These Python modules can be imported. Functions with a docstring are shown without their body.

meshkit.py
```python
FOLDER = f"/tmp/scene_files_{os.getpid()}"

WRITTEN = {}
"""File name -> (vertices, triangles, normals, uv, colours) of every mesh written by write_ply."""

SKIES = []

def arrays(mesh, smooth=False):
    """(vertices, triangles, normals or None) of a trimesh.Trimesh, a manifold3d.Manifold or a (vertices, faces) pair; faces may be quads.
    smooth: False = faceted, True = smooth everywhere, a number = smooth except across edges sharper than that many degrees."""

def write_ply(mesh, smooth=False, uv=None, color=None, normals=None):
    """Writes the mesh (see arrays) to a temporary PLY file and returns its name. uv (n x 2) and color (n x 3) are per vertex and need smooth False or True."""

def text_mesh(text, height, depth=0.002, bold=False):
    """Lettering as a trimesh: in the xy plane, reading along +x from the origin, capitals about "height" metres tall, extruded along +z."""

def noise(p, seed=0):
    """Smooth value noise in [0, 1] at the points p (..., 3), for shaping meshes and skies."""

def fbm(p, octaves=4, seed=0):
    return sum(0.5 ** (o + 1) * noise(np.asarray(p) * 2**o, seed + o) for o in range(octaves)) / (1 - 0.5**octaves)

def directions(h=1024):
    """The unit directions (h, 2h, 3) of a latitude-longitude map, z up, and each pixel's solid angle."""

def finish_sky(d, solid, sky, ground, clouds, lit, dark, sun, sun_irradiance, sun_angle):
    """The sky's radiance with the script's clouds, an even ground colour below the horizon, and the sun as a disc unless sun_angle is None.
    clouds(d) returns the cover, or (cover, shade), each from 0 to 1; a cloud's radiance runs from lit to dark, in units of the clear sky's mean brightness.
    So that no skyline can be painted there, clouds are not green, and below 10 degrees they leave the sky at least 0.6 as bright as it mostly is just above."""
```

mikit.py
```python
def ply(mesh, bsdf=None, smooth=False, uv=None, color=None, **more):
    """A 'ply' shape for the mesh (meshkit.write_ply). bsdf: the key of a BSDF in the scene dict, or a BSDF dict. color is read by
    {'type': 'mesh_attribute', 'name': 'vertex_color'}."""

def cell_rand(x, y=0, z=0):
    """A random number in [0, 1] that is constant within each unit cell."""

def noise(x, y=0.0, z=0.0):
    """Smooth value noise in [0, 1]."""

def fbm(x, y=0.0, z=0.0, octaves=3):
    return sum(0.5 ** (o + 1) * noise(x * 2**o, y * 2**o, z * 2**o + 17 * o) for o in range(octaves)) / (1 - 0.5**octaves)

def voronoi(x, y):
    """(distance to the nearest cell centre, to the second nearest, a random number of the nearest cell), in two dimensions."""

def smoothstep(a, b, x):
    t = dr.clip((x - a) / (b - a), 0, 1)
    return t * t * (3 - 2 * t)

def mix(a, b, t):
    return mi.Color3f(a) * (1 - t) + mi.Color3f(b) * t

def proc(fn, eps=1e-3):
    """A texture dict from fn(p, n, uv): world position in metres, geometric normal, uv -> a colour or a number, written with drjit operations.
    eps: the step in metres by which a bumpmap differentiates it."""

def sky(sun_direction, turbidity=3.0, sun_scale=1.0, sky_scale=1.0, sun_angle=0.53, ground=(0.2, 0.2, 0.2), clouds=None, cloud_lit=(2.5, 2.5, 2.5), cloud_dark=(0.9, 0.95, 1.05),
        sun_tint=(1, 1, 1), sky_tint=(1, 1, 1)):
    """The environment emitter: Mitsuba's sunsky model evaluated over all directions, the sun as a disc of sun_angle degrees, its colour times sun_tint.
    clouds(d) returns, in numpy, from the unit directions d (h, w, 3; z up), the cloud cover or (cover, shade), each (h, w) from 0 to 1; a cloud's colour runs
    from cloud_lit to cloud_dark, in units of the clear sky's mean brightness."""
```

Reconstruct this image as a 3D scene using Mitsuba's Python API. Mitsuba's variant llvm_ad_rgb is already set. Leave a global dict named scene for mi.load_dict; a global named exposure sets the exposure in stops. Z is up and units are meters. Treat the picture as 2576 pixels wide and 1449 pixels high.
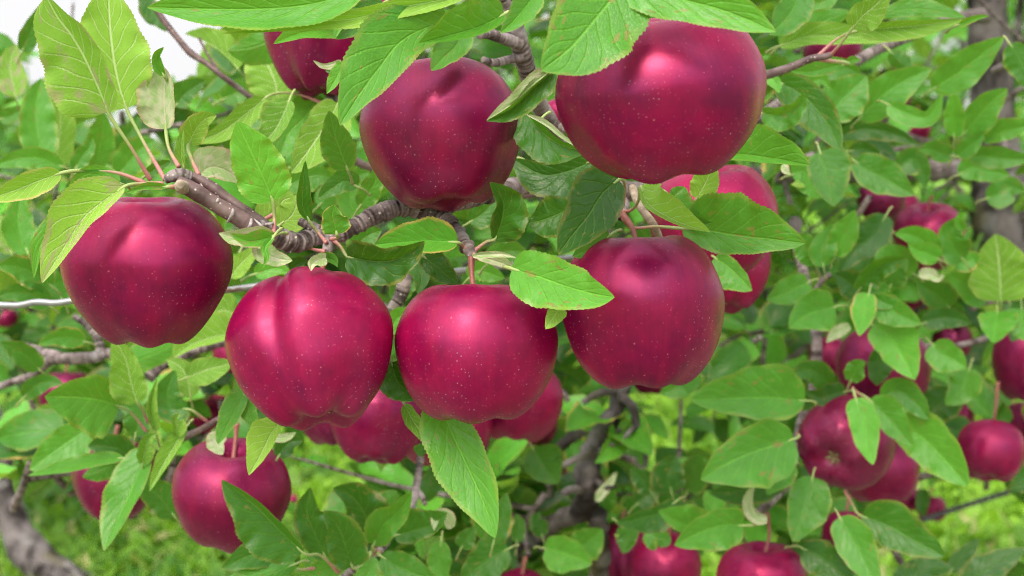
import math, random
import numpy as np, trimesh, drjit as dr, mitsuba as mi, mikit, meshkit
from mikit import noise, fbm, voronoi, cell_rand, smoothstep, mix

T = mi.ScalarTransform4f
scene, labels = {}, {}
rng = np.random.default_rng(7)
random.seed(7)

# ------------------------------------------------------------------ camera, sky, exposure
PITCH = math.radians(6.0)
CAM = np.array([0.0, 0.0, 1.45])
FWD = np.array([0.0, math.cos(PITCH), -math.sin(PITCH)])
RIGHT = np.array([1.0, 0.0, 0.0])
UP = np.array([0.0, math.sin(PITCH), math.cos(PITCH)])
HFOV = 40.0
K = 2 * math.tan(math.radians(HFOV / 2)) / 2576.0     # metres per pixel of the 2576-wide photo at 1 m
scene['camera'] = {'type': 'thinlens', 'fov': HFOV, 'fov_axis': 'x', 'aperture_radius': 0.0018, 'focus_distance': 0.615,
                   'near_clip': 0.05, 'far_clip': 500.0,
                   'to_world': T().look_at(origin=CAM.tolist(), target=(CAM + FWD).tolist(), up=UP.tolist())}
SUN = np.array([-0.18, -0.66, 0.73]) / np.linalg.norm([-0.18, -0.66, 0.73])


def overcast(d):
    """Closed thin cloud: dull towards the horizon, brightest in a wide glow round the hidden sun."""
    ang = np.degrees(np.arccos(np.clip(d @ SUN, -1, 1)))
    lum = 0.15 + 0.06 * np.clip(d[..., 2], 0, 1) + 0.795 * np.exp(-(ang / 35.0) ** 2)
    lum = lum * (0.9 + 0.2 * meshkit.fbm(d * 3.0, 4, 3))
    return np.ones(d.shape[:2]), 1 - np.clip(lum, 0, 1)


scene['sky'] = mikit.sky(SUN, turbidity=4, sun_scale=0.34, sun_angle=20, clouds=overcast,
                         cloud_lit=(14.5, 14.5, 14.7), cloud_dark=(0.0, 0.0, 0.0), ground=(0.08, 0.14, 0.04))
labels['sky'] = {'kind': 'structure'}
exposure = 2.15


def at(x, y, d):
    """A pixel of the photo (2576 wide) at depth d -> a point in the place."""
    return CAM + FWD * d + RIGHT * (x - 1288) * K * d + UP * (724.5 - y) * K * d


def project(p):
    q = np.asarray(p) - CAM
    d = q @ FWD
    return 1288 + (q @ RIGHT) / d / K, 724.5 - (q @ UP) / d / K, d


# ------------------------------------------------------------------ keys and labels
def numbered(name):
    k, i = name, 0
    while k in USED:
        i += 1
        k = '%s_%03d' % (name, i)
    USED.add(k)
    return k


USED = set()


def thing(name, label=None, cat=None, group=None, kind=None):
    k = numbered(name)
    d = {}
    if label: d['label'] = label
    if cat: d['category'] = cat
    if group: d['group'] = group
    if kind: d['kind'] = kind
    labels[k] = d
    return k


def part(parent, name, shape, label=None, kind=None):
    k = numbered(parent + '__' + name)
    scene[k] = shape
    d = {}
    if label: d['label'] = label
    if kind: d['kind'] = kind
    if d: labels[k] = d
    return k


# ------------------------------------------------------------------ materials
def hsh(k, s):
    return cell_rand(k, s, 3.0)


def vein(t, c, side):
    """1 on the side veins and the midrib of a leaf (t along, c across 0..1)."""
    ph = 7.5 * (t + 0.010 * dr.sin(t * 23 + side * 2) - 0.36 * c + 0.12 * c * c - 0.10 * c * t) + 0.35 * side
    f = dr.abs(ph - dr.floor(ph) - 0.5)
    w = 0.040 * (1.1 - 0.7 * c)
    s = smoothstep(0.5 - w - 0.05, 0.5 - w * 0.25, f) * (1 - smoothstep(0.75, 1.0, c)) * 0.75
    m = 1 - smoothstep(0.018, 0.045, c * (1.15 - t * 0.5))
    return dr.maximum(s, m)


def leaf_uv(uv):
    k = dr.floor(uv.x)
    t = uv.x - k
    tone = (k - 8 * dr.floor(k / 8)) / 7.0
    kind = dr.floor(k / 8)
    c = dr.abs(uv.y)
    return k, t, tone, kind - 4 * dr.floor(kind / 4), dr.floor(kind / 4), c, dr.select(uv.y > 0, mi.Float(1), mi.Float(0))


def wear(t, uv, kind, rid):
    """Brown blotches, edge scorch: (bronze, scorch)."""
    c = dr.abs(uv.y)
    n = fbm(t * 7 + rid * 5.1, uv.y * 4 + rid * 2.3, rid, 3)
    edge = smoothstep(0.80, 1.0, dr.maximum(c, (t - 0.72) * 3.4) + 0.35 * (n - 0.5))
    return n, edge


def leaf_top(p, n, uv):
    k, t, tone, kind, rid, c, side = leaf_uv(uv)
    v = vein(t, c, side)
    nn, edge = wear(t, uv, kind, rid)
    base = mix((0.008, 0.052, 0.004), (0.098, 0.345, 0.032), tone)
    q1, q2, qr = voronoi(t * 26 + rid, uv.y * 12)
    fine = noise(t * 60, uv.y * 26, rid)
    base = base * (0.74 + 0.26 * nn + 0.14 * fine + 0.12 * smoothstep(0.0, 0.25, q2 - q1))
    base = mix(base, base * 1.5 + mi.Color3f(0.05, 0.06, 0.015), v * 0.55)
    pale = mix(mix((0.24, 0.40, 0.10), (0.50, 0.50, 0.32), smoothstep(0.3, 0.65, nn)), (0.30, 0.18, 0.09), edge * 0.6)
    base = dr.select(dr.abs(kind - 1) < 0.5, pale * (0.8 + 0.3 * fine), base)
    bronze = smoothstep(0.52, 0.75, nn) * dr.select(dr.abs(kind - 2) < 0.5, mi.Float(0.75), mi.Float(0.0))
    base = mix(base, (0.26, 0.15, 0.09), bronze)
    hot = edge * dr.select(dr.abs(kind - 3) < 0.5, mi.Float(0.85), mi.Float(0.22))
    base = mix(base, (0.50, 0.33, 0.10), hot)
    spot = smoothstep(0.80, 0.85, noise(t * 22 + rid * 9, uv.y * 10, rid + 4)) * smoothstep(0.48, 0.62, nn)
    return mix(base, (0.22, 0.16, 0.05), spot * 0.7)


def leaf_under(p, n, uv):
    k, t, tone, kind, rid, c, side = leaf_uv(uv)
    v = vein(t, c, side)
    nn, edge = wear(t, uv, kind, rid)
    base = mix((0.075, 0.20, 0.022), (0.22, 0.40, 0.055), tone)
    d1, d2, r = voronoi(t * 34, uv.y * 15)
    base = base * (0.80 + 0.2 * nn + 0.14 * smoothstep(0.0, 0.15, d2 - d1))
    base = mix(base, (0.50, 0.60, 0.30), v * 0.75)
    pale = mix(mix((0.26, 0.40, 0.15), (0.46, 0.48, 0.33), smoothstep(0.35, 0.68, nn)), (0.72, 0.70, 0.52), v * 0.5)
    pale = mix(pale, (0.42, 0.26, 0.20), edge * 0.6)
    base = dr.select(dr.abs(kind - 1) < 0.5, pale, base)
    bronze = smoothstep(0.47, 0.70, nn) * dr.select(dr.abs(kind - 2) < 0.5, mi.Float(0.7), mi.Float(0.0))
    base = mix(base, (0.33, 0.22, 0.20), bronze)
    hot = edge * dr.select(dr.abs(kind - 3) < 0.5, mi.Float(0.8), mi.Float(0.2))
    return mix(base, (0.52, 0.36, 0.16), hot)


def leaf_through(p, n, uv):
    k, t, tone, kind, rid, c, side = leaf_uv(uv)
    v = vein(t, c, side)
    base = mix((0.12, 0.36, 0.008), (0.42, 0.74, 0.03), tone)
    base = mix(base, (0.5, 0.7, 0.14), v * 0.4)
    return dr.select(dr.abs(kind - 1) < 0.5, mi.Color3f(0.6, 0.55, 0.3), base)


def leaf_relief(p, n, uv):
    k, t, tone, kind, rid, c, side = leaf_uv(uv)
    v = vein(t, c, side)
    d1, d2, r = voronoi(t * 30 + rid, uv.y * 13)
    return 0.00045 * (-0.9 * v + 0.20 * smoothstep(0.0, 0.3, d2 - d1) + 0.35 * noise(t * 14, uv.y * 7, rid))


bump = lambda d, fn, eps=3e-4: {'type': 'bumpmap', 'arbitrary': mikit.proc(fn, eps), 'bsdf': d, 'scale': 1.0}
scene['leaf_material'] = {'type': 'blendbsdf', 'weight': 0.21,
    'bsdf_0': {'type': 'twosided',
               'front': bump({'type': 'principled', 'base_color': mikit.proc(leaf_top), 'roughness': 0.33, 'specular': 0.38}, leaf_relief),
               'back': bump({'type': 'principled', 'base_color': mikit.proc(leaf_under), 'roughness': 0.75, 'specular': 0.25, 'sheen': 0.3}, leaf_relief)},
    'bsdf_1': {'type': 'principledthin', 'base_color': mikit.proc(leaf_through), 'diff_trans': 2.0, 'roughness': 0.6, 'spec_trans': 0.0}}


def apple_skin(p, n, uv):
    q = dr.floor(uv.x / 2)
    u = uv.x - 2 * q
    ripe = dr.floor(q / 40)  # darkness step per apple: ripeness together with shade painted into the skin
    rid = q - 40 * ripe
    v = uv.y
    r0 = hsh(rid, 1.0)
    a = 2 * math.pi * u
    blot = fbm(p.x * 32 + rid * 3, p.y * 32, p.z * 32, 3)
    streak = fbm(dr.cos(a) * 6 + rid, dr.sin(a) * 6, v * 2.6 + rid, 3)
    mott = fbm(p.x * 210, p.y * 210, p.z * 140, 3)
    fine = noise(dr.cos(a) * 46 + rid, dr.sin(a) * 46, v * 5 + rid)
    tone = dr.clip(0.30 * r0 + 1.05 * (blot - 0.30) + 0.3 * (streak - 0.4) + 0.50 * (mott - 0.5) + 0.13 * (fine - 0.5), 0, 1)
    col = mix((0.072, 0.0005, 0.024), (0.262, 0.0008, 0.047), tone)
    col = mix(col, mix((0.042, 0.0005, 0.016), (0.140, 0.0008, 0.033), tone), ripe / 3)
    col = mix(col, (0.33, 0.012, 0.035), smoothstep(0.5, 0.9, streak) * 0.10)
    rust = smoothstep(0.93, 1.0, v + 0.10 * (blot - 0.5)) + smoothstep(0.085, 0.03, v + 0.03 * (blot - 0.5))
    col = mix(col, (0.17, 0.12, 0.035), dr.clip(rust, 0, 1) * 0.8)
    # lenticels: one pale dot in most cells of a 3-D lattice
    def dots(s, r_lo, r_hi, keep, salt):
        x, y, z = p.x * s, p.y * s, p.z * s
        i, j, k = dr.floor(x), dr.floor(y), dr.floor(z)
        h1, h2, h3 = cell_rand(i + salt, j, k), cell_rand(i, j + salt + 7, k), cell_rand(i, j, k + salt + 13)
        d = dr.sqrt(dr.square(x - i - 0.3 - 0.4 * h1) + dr.square(y - j - 0.3 - 0.4 * h2) + dr.square(z - k - 0.3 - 0.4 * h3))
        r = r_lo + (r_hi - r_lo) * h1
        return (1 - smoothstep(r * 0.4, r, d)) * dr.select(h2 * 7 - dr.floor(h2 * 7) < keep, mi.Float(1), mi.Float(0))
    col = mix(col, (0.52, 0.16, 0.20), dots(200.0, 0.045, 0.125, 0.9, 0) * 0.46)
    col = mix(col, (0.46, 0.08, 0.14), dots(330.0, 0.08, 0.17, 0.95, 31) * 0.48)
    col = mix(col, (0.50, 0.14, 0.20), dots(470.0, 0.10, 0.20, 0.9, 77) * 0.35 * smoothstep(0.35, 0.6, mott))
    # dried spray and dust, mostly on the lower half
    dusty = smoothstep(0.42, 0.70, fbm(p.x * 60 + 9, p.y * 60, p.z * 60 + rid, 3) + 0.5 * (v - 0.62)) * smoothstep(0.3, 0.6, v)
    col = mix(col, (0.50, 0.36, 0.42), dots(560.0, 0.08, 0.28, 0.8, 57) * dusty * 0.55)
    haze = smoothstep(0.45, 0.9, v + 0.6 * (blot - 0.5))
    return mix(col, (0.24, 0.08, 0.17), 0.008 + 0.12 * haze * dusty)


def apple_rough(p, n, uv):
    return 0.28 + 0.14 * fbm(p.x * 70, p.y * 70, p.z * 70, 2)


scene['apple_material'] = {'type': 'principled', 'base_color': mikit.proc(apple_skin), 'roughness': mikit.proc(apple_rough), 'specular': 0.52, 'spec_tint': 0.55}


def bark(p, n, uv):
    n1 = fbm(p.x * 130, p.y * 130, p.z * 130, 4)
    ring = noise(uv.y * 900, p.x * 70 + p.z * 70, 3) * 0.65 + noise(uv.y * 330, p.z * 40, 8) * 0.35
    col = mix((0.036, 0.022, 0.022), (0.33, 0.265, 0.26), dr.clip(n1 * 1.1 + ring * 1.3 - 0.80, 0, 1))
    silver = smoothstep(0.55, 0.72, fbm(p.x * 55 + 3, p.y * 55, p.z * 55, 3))
    col = mix(col, (0.36, 0.31, 0.32), silver * 0.55)
    s = 420.0
    i, j, k = dr.floor(p.x * s), dr.floor(p.y * s), dr.floor(p.z * s)
    d = dr.sqrt(dr.square(p.x * s - i - 0.5) + dr.square(p.y * s - j - 0.5) + dr.square(p.z * s - k - 0.5))
    dot = (1 - smoothstep(0.10, 0.14 + 0.24 * cell_rand(k, i, j), d)) * dr.select(cell_rand(i, j, k) < 0.35, mi.Float(1), mi.Float(0))
    return mix(col, (0.55, 0.50, 0.45), dot * 0.7)


def bark_relief(p, n, uv):
    return 0.0018 * (fbm(p.x * 220, p.y * 220, p.z * 220, 3) + 0.8 * noise(uv.y * 800, p.x * 60 + p.z * 60, 2))


def young_bark(p, n, uv):
    n1 = fbm(p.x * 160, p.y * 160, p.z * 160, 3)
    col = mix((0.060, 0.030, 0.032), (0.19, 0.125, 0.12), dr.clip(n1 * 1.5 - 0.3, 0, 1))
    col = mix(col, (0.33, 0.28, 0.30), smoothstep(0.56, 0.75, fbm(p.x * 60 + 3, p.y * 60, p.z * 60, 3)) * 0.5)
    s = 480.0
    i, j, k = dr.floor(p.x * s), dr.floor(p.y * s), dr.floor(p.z * s)
    d = dr.sqrt(dr.square(p.x * s - i - 0.5) + dr.square(p.y * s - j - 0.5) + dr.square(p.z * s - k - 0.5))
    dot = (1 - smoothstep(0.10, 0.14 + 0.24 * cell_rand(k, i, j), d)) * dr.select(cell_rand(i, j, k) < 0.35, mi.Float(1), mi.Float(0))
    return mix(col, (0.58, 0.52, 0.48), dot * 0.7)


scene['young_bark_material'] = {'type': 'principled', 'base_color': mikit.proc(young_bark), 'roughness': 0.5, 'specular': 0.4}
scene['bark_material'] = bump({'type': 'principled', 'base_color': mikit.proc(bark), 'roughness': 0.7, 'specular': 0.3}, bark_relief)


def old_bark(p, n, uv):
    n1 = fbm(p.x * 36, p.y * 36, p.z * 16, 4)
    col = mix((0.018, 0.014, 0.013), (0.15, 0.13, 0.128), smoothstep(0.34, 0.70, n1))
    lich = smoothstep(0.58, 0.72, fbm(p.x * 22 + 5, p.y * 22, p.z * 18, 4))
    col = mix(col, (0.30, 0.29, 0.28), lich * 0.45)
    moss = smoothstep(0.60, 0.75, fbm(p.x * 14 + 9, p.y * 14, p.z * 12 + 4, 3))
    return mix(col, (0.10, 0.09, 0.03), moss * 0.5)


def old_bark_relief(p, n, uv):
    return 0.008 * fbm(p.x * 48, p.y * 48, p.z * 22, 4)


scene['old_bark_material'] = bump({'type': 'principled', 'base_color': mikit.proc(old_bark), 'roughness': 0.85, 'specular': 0.2}, old_bark_relief, 1e-3)


def petiole_colour(p, n, uv):
    f = uv.y - 4 * dr.floor(uv.y / 4)          # 0 at the twig, 1 at the blade
    col = mix((0.42, 0.17, 0.16), (0.30, 0.38, 0.13), smoothstep(0.1, 0.75, f + 0.25 * (noise(p.x * 300, p.y * 300, p.z * 300) - 0.5)))
    return col


scene['petiole_material'] = {'type': 'principled', 'base_color': mikit.proc(petiole_colour), 'roughness': 0.5, 'specular': 0.4, 'sheen': 0.4}
scene['stem_material'] = {'type': 'principled', 'base_color': mikit.proc(lambda p, n, uv: mix((0.20, 0.05, 0.045), (0.34, 0.13, 0.10), fbm(p.x * 260, p.y * 260, p.z * 120, 2))), 'roughness': 0.5}
scene['calyx_material'] = {'type': 'twosided', 'bsdf': {'type': 'principled', 'base_color': mikit.proc(lambda p, n, uv: mix((0.10, 0.09, 0.04), (0.33, 0.27, 0.16), fbm(p.x * 500, p.y * 500, p.z * 500, 2))), 'roughness': 0.8}}
scene['wood_material'] = {'type': 'principled', 'base_color': mikit.proc(lambda p, n, uv: mix((0.42, 0.35, 0.27), (0.13, 0.09, 0.06), fbm(p.x * 420, p.y * 420, p.z * 420, 3))), 'roughness': 0.8}
scene['wire_material'] = {'type': 'principled', 'base_color': mikit.proc(lambda p, n, uv: mix(mix((0.40, 0.41, 0.44), (0.17, 0.165, 0.165), fbm(p.x * 180, p.y * 180, p.z * 180, 3)), (0.16, 0.08, 0.05), smoothstep(0.56, 0.72, fbm(p.x * 70, p.y * 300, p.z * 300, 3)) * 0.8)), 'roughness': 0.42, 'metallic': 0.55}


def grass_colour(p, n, uv):
    k = dr.floor(uv.x)
    t = uv.x - k
    patch = fbm(p.x * 1.7, p.y * 1.7, 0.0, 3)
    col = mix((0.032, 0.125, 0.006), (0.25, 0.46, 0.03), dr.clip(hsh(k, 2.0) * 0.8 + 1.8 * (patch - 0.45), 0, 1))
    dry = dr.select(hsh(k, 5.0) > 0.90, mi.Float(0.8), mi.Float(0))
    col = mix(col, (0.38, 0.33, 0.15), dry)
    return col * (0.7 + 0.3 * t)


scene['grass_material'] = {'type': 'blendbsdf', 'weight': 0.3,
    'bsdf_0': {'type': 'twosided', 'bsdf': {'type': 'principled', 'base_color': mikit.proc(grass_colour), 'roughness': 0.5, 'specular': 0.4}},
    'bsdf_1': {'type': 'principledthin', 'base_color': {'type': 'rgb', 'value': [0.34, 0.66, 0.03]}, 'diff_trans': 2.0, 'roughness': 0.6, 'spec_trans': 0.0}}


def ground_colour(p, n, uv):
    a = fbm(p.x * 1.1, p.y * 1.1, 0.0, 4)
    b = fbm(p.x * 22, p.y * 22, 1.0, 3)
    col = mix((0.075, 0.185, 0.018), (0.15, 0.30, 0.04), dr.clip(a * 0.6 + b * 0.6 - 0.1, 0, 1))
    col = mix(col, (0.24, 0.18, 0.09), smoothstep(0.60, 0.74, b * 0.6 + a * 0.4) * 0.8)
    # unseen straw and soil band, added so warm neutral light bounces onto the apples
    bounce_strip = smoothstep(-1.9, -1.2, p.y + 0.8 * (a - 0.5)) * (1 - smoothstep(3.0, 3.6, p.y + 0.8 * (a - 0.5)))
    return mix(col, mix((0.11, 0.08, 0.06), (0.26, 0.21, 0.16), b), bounce_strip * 0.9)


scene['ground_material'] = {'type': 'principled', 'base_color': mikit.proc(ground_colour), 'roughness': 0.9, 'specular': 0.2}


# ------------------------------------------------------------------ mesh helpers
def spline(P, n, closed=False):
    """Catmull-Rom through the rows of P, n samples evenly spread by chord length."""
    P = np.asarray(P, float)
    if len(P) == 2:
        return P[0] + (P[1] - P[0]) * np.linspace(0, 1, n)[:, None]
    s = np.r_[0, np.cumsum(np.linalg.norm(np.diff(P[:, :3], axis=0), axis=1) ** 0.8 + 1e-9)]
    m = np.gradient(P, s, axis=0)
    q = np.linspace(0, s[-1], n)
    i = np.clip(np.searchsorted(s, q, side='right') - 1, 0, len(P) - 2)
    h = (s[i + 1] - s[i])[:, None]
    t = ((q - s[i])[:, None]) / h
    return ((2 * t**3 - 3 * t**2 + 1) * P[i] + (t**3 - 2 * t**2 + t) * h * m[i] + (-2 * t**3 + 3 * t**2) * P[i + 1] + (t**3 - t**2) * h * m[i + 1])


def unit(v):
    v = np.asarray(v, float)
    return v / np.maximum(np.linalg.norm(v, axis=-1, keepdims=True), 1e-12)


def grid_faces(nu, nv, wrap=False):
    i, j = np.meshgrid(np.arange(nu - 1), np.arange(nv if wrap else nv - 1), indexing='ij')
    a, b = i * nv + j, i * nv + (j + 1) % nv
    q = np.stack([a, b, b + nv, a + nv], -1).reshape(-1, 4)
    return np.vstack([q[:, [0, 1, 2]], q[:, [0, 2, 3]]])


def tube(P, R, n=40, sides=10, rough=0.0, ring=0.0, freq=60.0, seed=0, v01=False, cap=True):
    """A tapering tube through 3-D points with radii; returns (mesh, uv)."""
    P, R = np.asarray(P, float), np.asarray(R, float)
    Q = spline(np.c_[P, R], n)
    c, r = Q[:, :3], np.maximum(Q[:, 3], 1e-5)
    t = unit(np.gradient(c, axis=0))
    a = unit(np.cross(t[0], [0.3, 0.2, 0.93]))
    A = []
    for k in range(n):
        a = unit(a - t[k] * (a @ t[k]))
        A.append(a)
    A = np.array(A)
    B = np.cross(t, A)
    ang = np.arange(sides) * 2 * np.pi / sides
    L = np.r_[0, np.cumsum(np.linalg.norm(np.diff(c, axis=0), axis=1))]
    dirs = np.cos(ang)[None, :, None] * A[:, None] + np.sin(ang)[None, :, None] * B[:, None]
    v = c[:, None] + dirs * r[:, None, None]
    if rough or ring:
        d = rough * 2 * (meshkit.fbm(v * freq, 3, seed) - 0.5) * r[:, None]
        if ring:
            w = meshkit.noise(np.stack([L * 760, L * 0 + seed, L * 0], -1), 5)
            d = d + ring * (w ** 2 - 0.35)[:, None] * r[:, None] * 2 * (0.6 + 0.8 * meshkit.noise(v * 140, 9))
        v = v + dirs * d[..., None]
    f = grid_faces(n, sides, True)
    v = v.reshape(-1, 3)
    vv = L / L[-1] * 0.999 if v01 else L
    uv = np.stack(np.broadcast_arrays(ang[None] / (2 * np.pi), vv[:, None]), -1).reshape(-1, 2)
    if cap:
        m = len(v)
        v = np.vstack([v, c[0], c[-1]])
        uv = np.vstack([uv, [[0, vv[0]], [0, vv[-1]]]])
        i = np.arange(sides)
        f = np.vstack([f, np.stack([i * 0 + m, (i + 1) % sides, i], -1), np.stack([i * 0 + m + 1, i + (n - 1) * sides, (i + 1) % sides + (n - 1) * sides], -1)])
    return (v, f), uv


def tube_shape(P, R, mat, **kw):
    m, uv = tube(P, R, **kw)
    return mikit.ply(m, mat, smooth=True, uv=uv)


def join(ms):
    """Joins [((v, f), uv), ...]."""
    V, F, U, at_ = [], [], [], 0
    for (v, f), uv in ms:
        V.append(v); F.append(f + at_); U.append(uv); at_ += len(v)
    return (np.vstack(V), np.vstack(F)), np.vstack(U)


TEETH = np.array([0.0, 0.35, 0.7, 1.0])


def width_profile(t, pb=0.46, pt=0.80):
    f = np.maximum(t, 0) ** pb * np.maximum(1 - t, 0) ** pt
    t0 = pb / (pb + pt)
    return f / (t0 ** pb * (1 - t0) ** pt)


def blade(M, S, N, wl, wr, al, ar, cl, cr, side, nv, uvk, wave, seed, teeth=0, pb=0.46, pt=0.8, notch=0.0):
    """One leaf blade. M midrib points, S lateral (right-hand), N towards the shown side, widths in metres, angles per row in radians."""
    nu = len(M)
    t = np.linspace(0, 1, nu)
    f = width_profile(t, pb, pt)
    r = np.random.default_rng(seed)
    if teeth:
        saw = (t * teeth) % 1.0
        amp = 0.055 * np.minimum(1, f * 1.5)
    c1 = np.linspace(0, 1, nv + 1)
    rows = []
    ph, fr = r.uniform(0, 6.28, 4), r.uniform(1.2, 2.8, 2)
    for sgn, w, a0, cu, k in ((-1, wl, al, cl, 0), (1, wr, ar, cr, 1)):
        ww = w * f * (1 + 0.05 * np.sin(t * 9 + ph[k]) + 0.03 * np.sin(t * 23 + ph[k + 2]))
        if teeth:
            ww = ww * (1 + amp * ((t * teeth + 0.37 * k) % 1.0) - 0.5 * amp)
        ang = a0[:, None] + cu * c1[None] ** 1.5 * 1.0
        # integrate along the half blade
        dx, dz = np.cos(ang), np.sin(ang)
        mid = lambda q: np.c_[np.zeros(nu), np.cumsum((q[:, 1:] + q[:, :-1]) / 2, 1) / nv]
        X, Z = mid(dx) * ww[:, None], mid(dz) * ww[:, None]
        und = wave * ww[:, None] * c1[None] ** 2 * (np.sin(2 * np.pi * fr[k] * t + ph[k])[:, None] + 0.5 * np.sin(2 * np.pi * fr[k] * 2.3 * t + ph[k + 2])[:, None])
        # quilting between the side veins
        sd = 1 if sgn > 0 else 0
        q = 7.5 * (t[:, None] + 0.010 * np.sin(t[:, None] * 23 + sd * 2) - 0.36 * c1[None] + 0.12 * c1[None] ** 2 - 0.10 * c1[None] * t[:, None]) + 0.35 * sd
        quilt = 0.008 * w * (np.abs(np.sin(np.pi * q)) - 0.5) * np.sin(np.pi * c1[None]) * (1 if side else -1)
        rows.append(M[:, None] + sgn * S[:, None] * X[..., None] + N[:, None] * (Z + und + quilt)[..., None])
    v = np.concatenate([rows[0][:, ::-1], rows[1][:, 1:]], 1)
    n = 2 * nv + 1
    cc = np.concatenate([-c1[::-1], c1[1:]])
    uv = np.stack(np.broadcast_arrays(uvk + 0.002 + 0.996 * t[:, None], cc[None] * 0.999), -1).reshape(-1, 2)
    fc = grid_faces(nu, n)
    v = v.reshape(-1, 3)
    # geometric front must be the upper side of the leaf
    nrm = np.cross(v[fc[:, 1]] - v[fc[:, 0]], v[fc[:, 2]] - v[fc[:, 0]]).sum(0)
    if (nrm @ N[nu // 2] > 0) != bool(side):
        fc = fc[:, ::-1]
    return (v, fc), uv


LEAF_SEED = [100]


def tone_key(tone, kind, seed):
    return int(np.clip(round(tone * 7), 0, 7)) + 8 * kind + 32 * (seed % 23)


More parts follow.
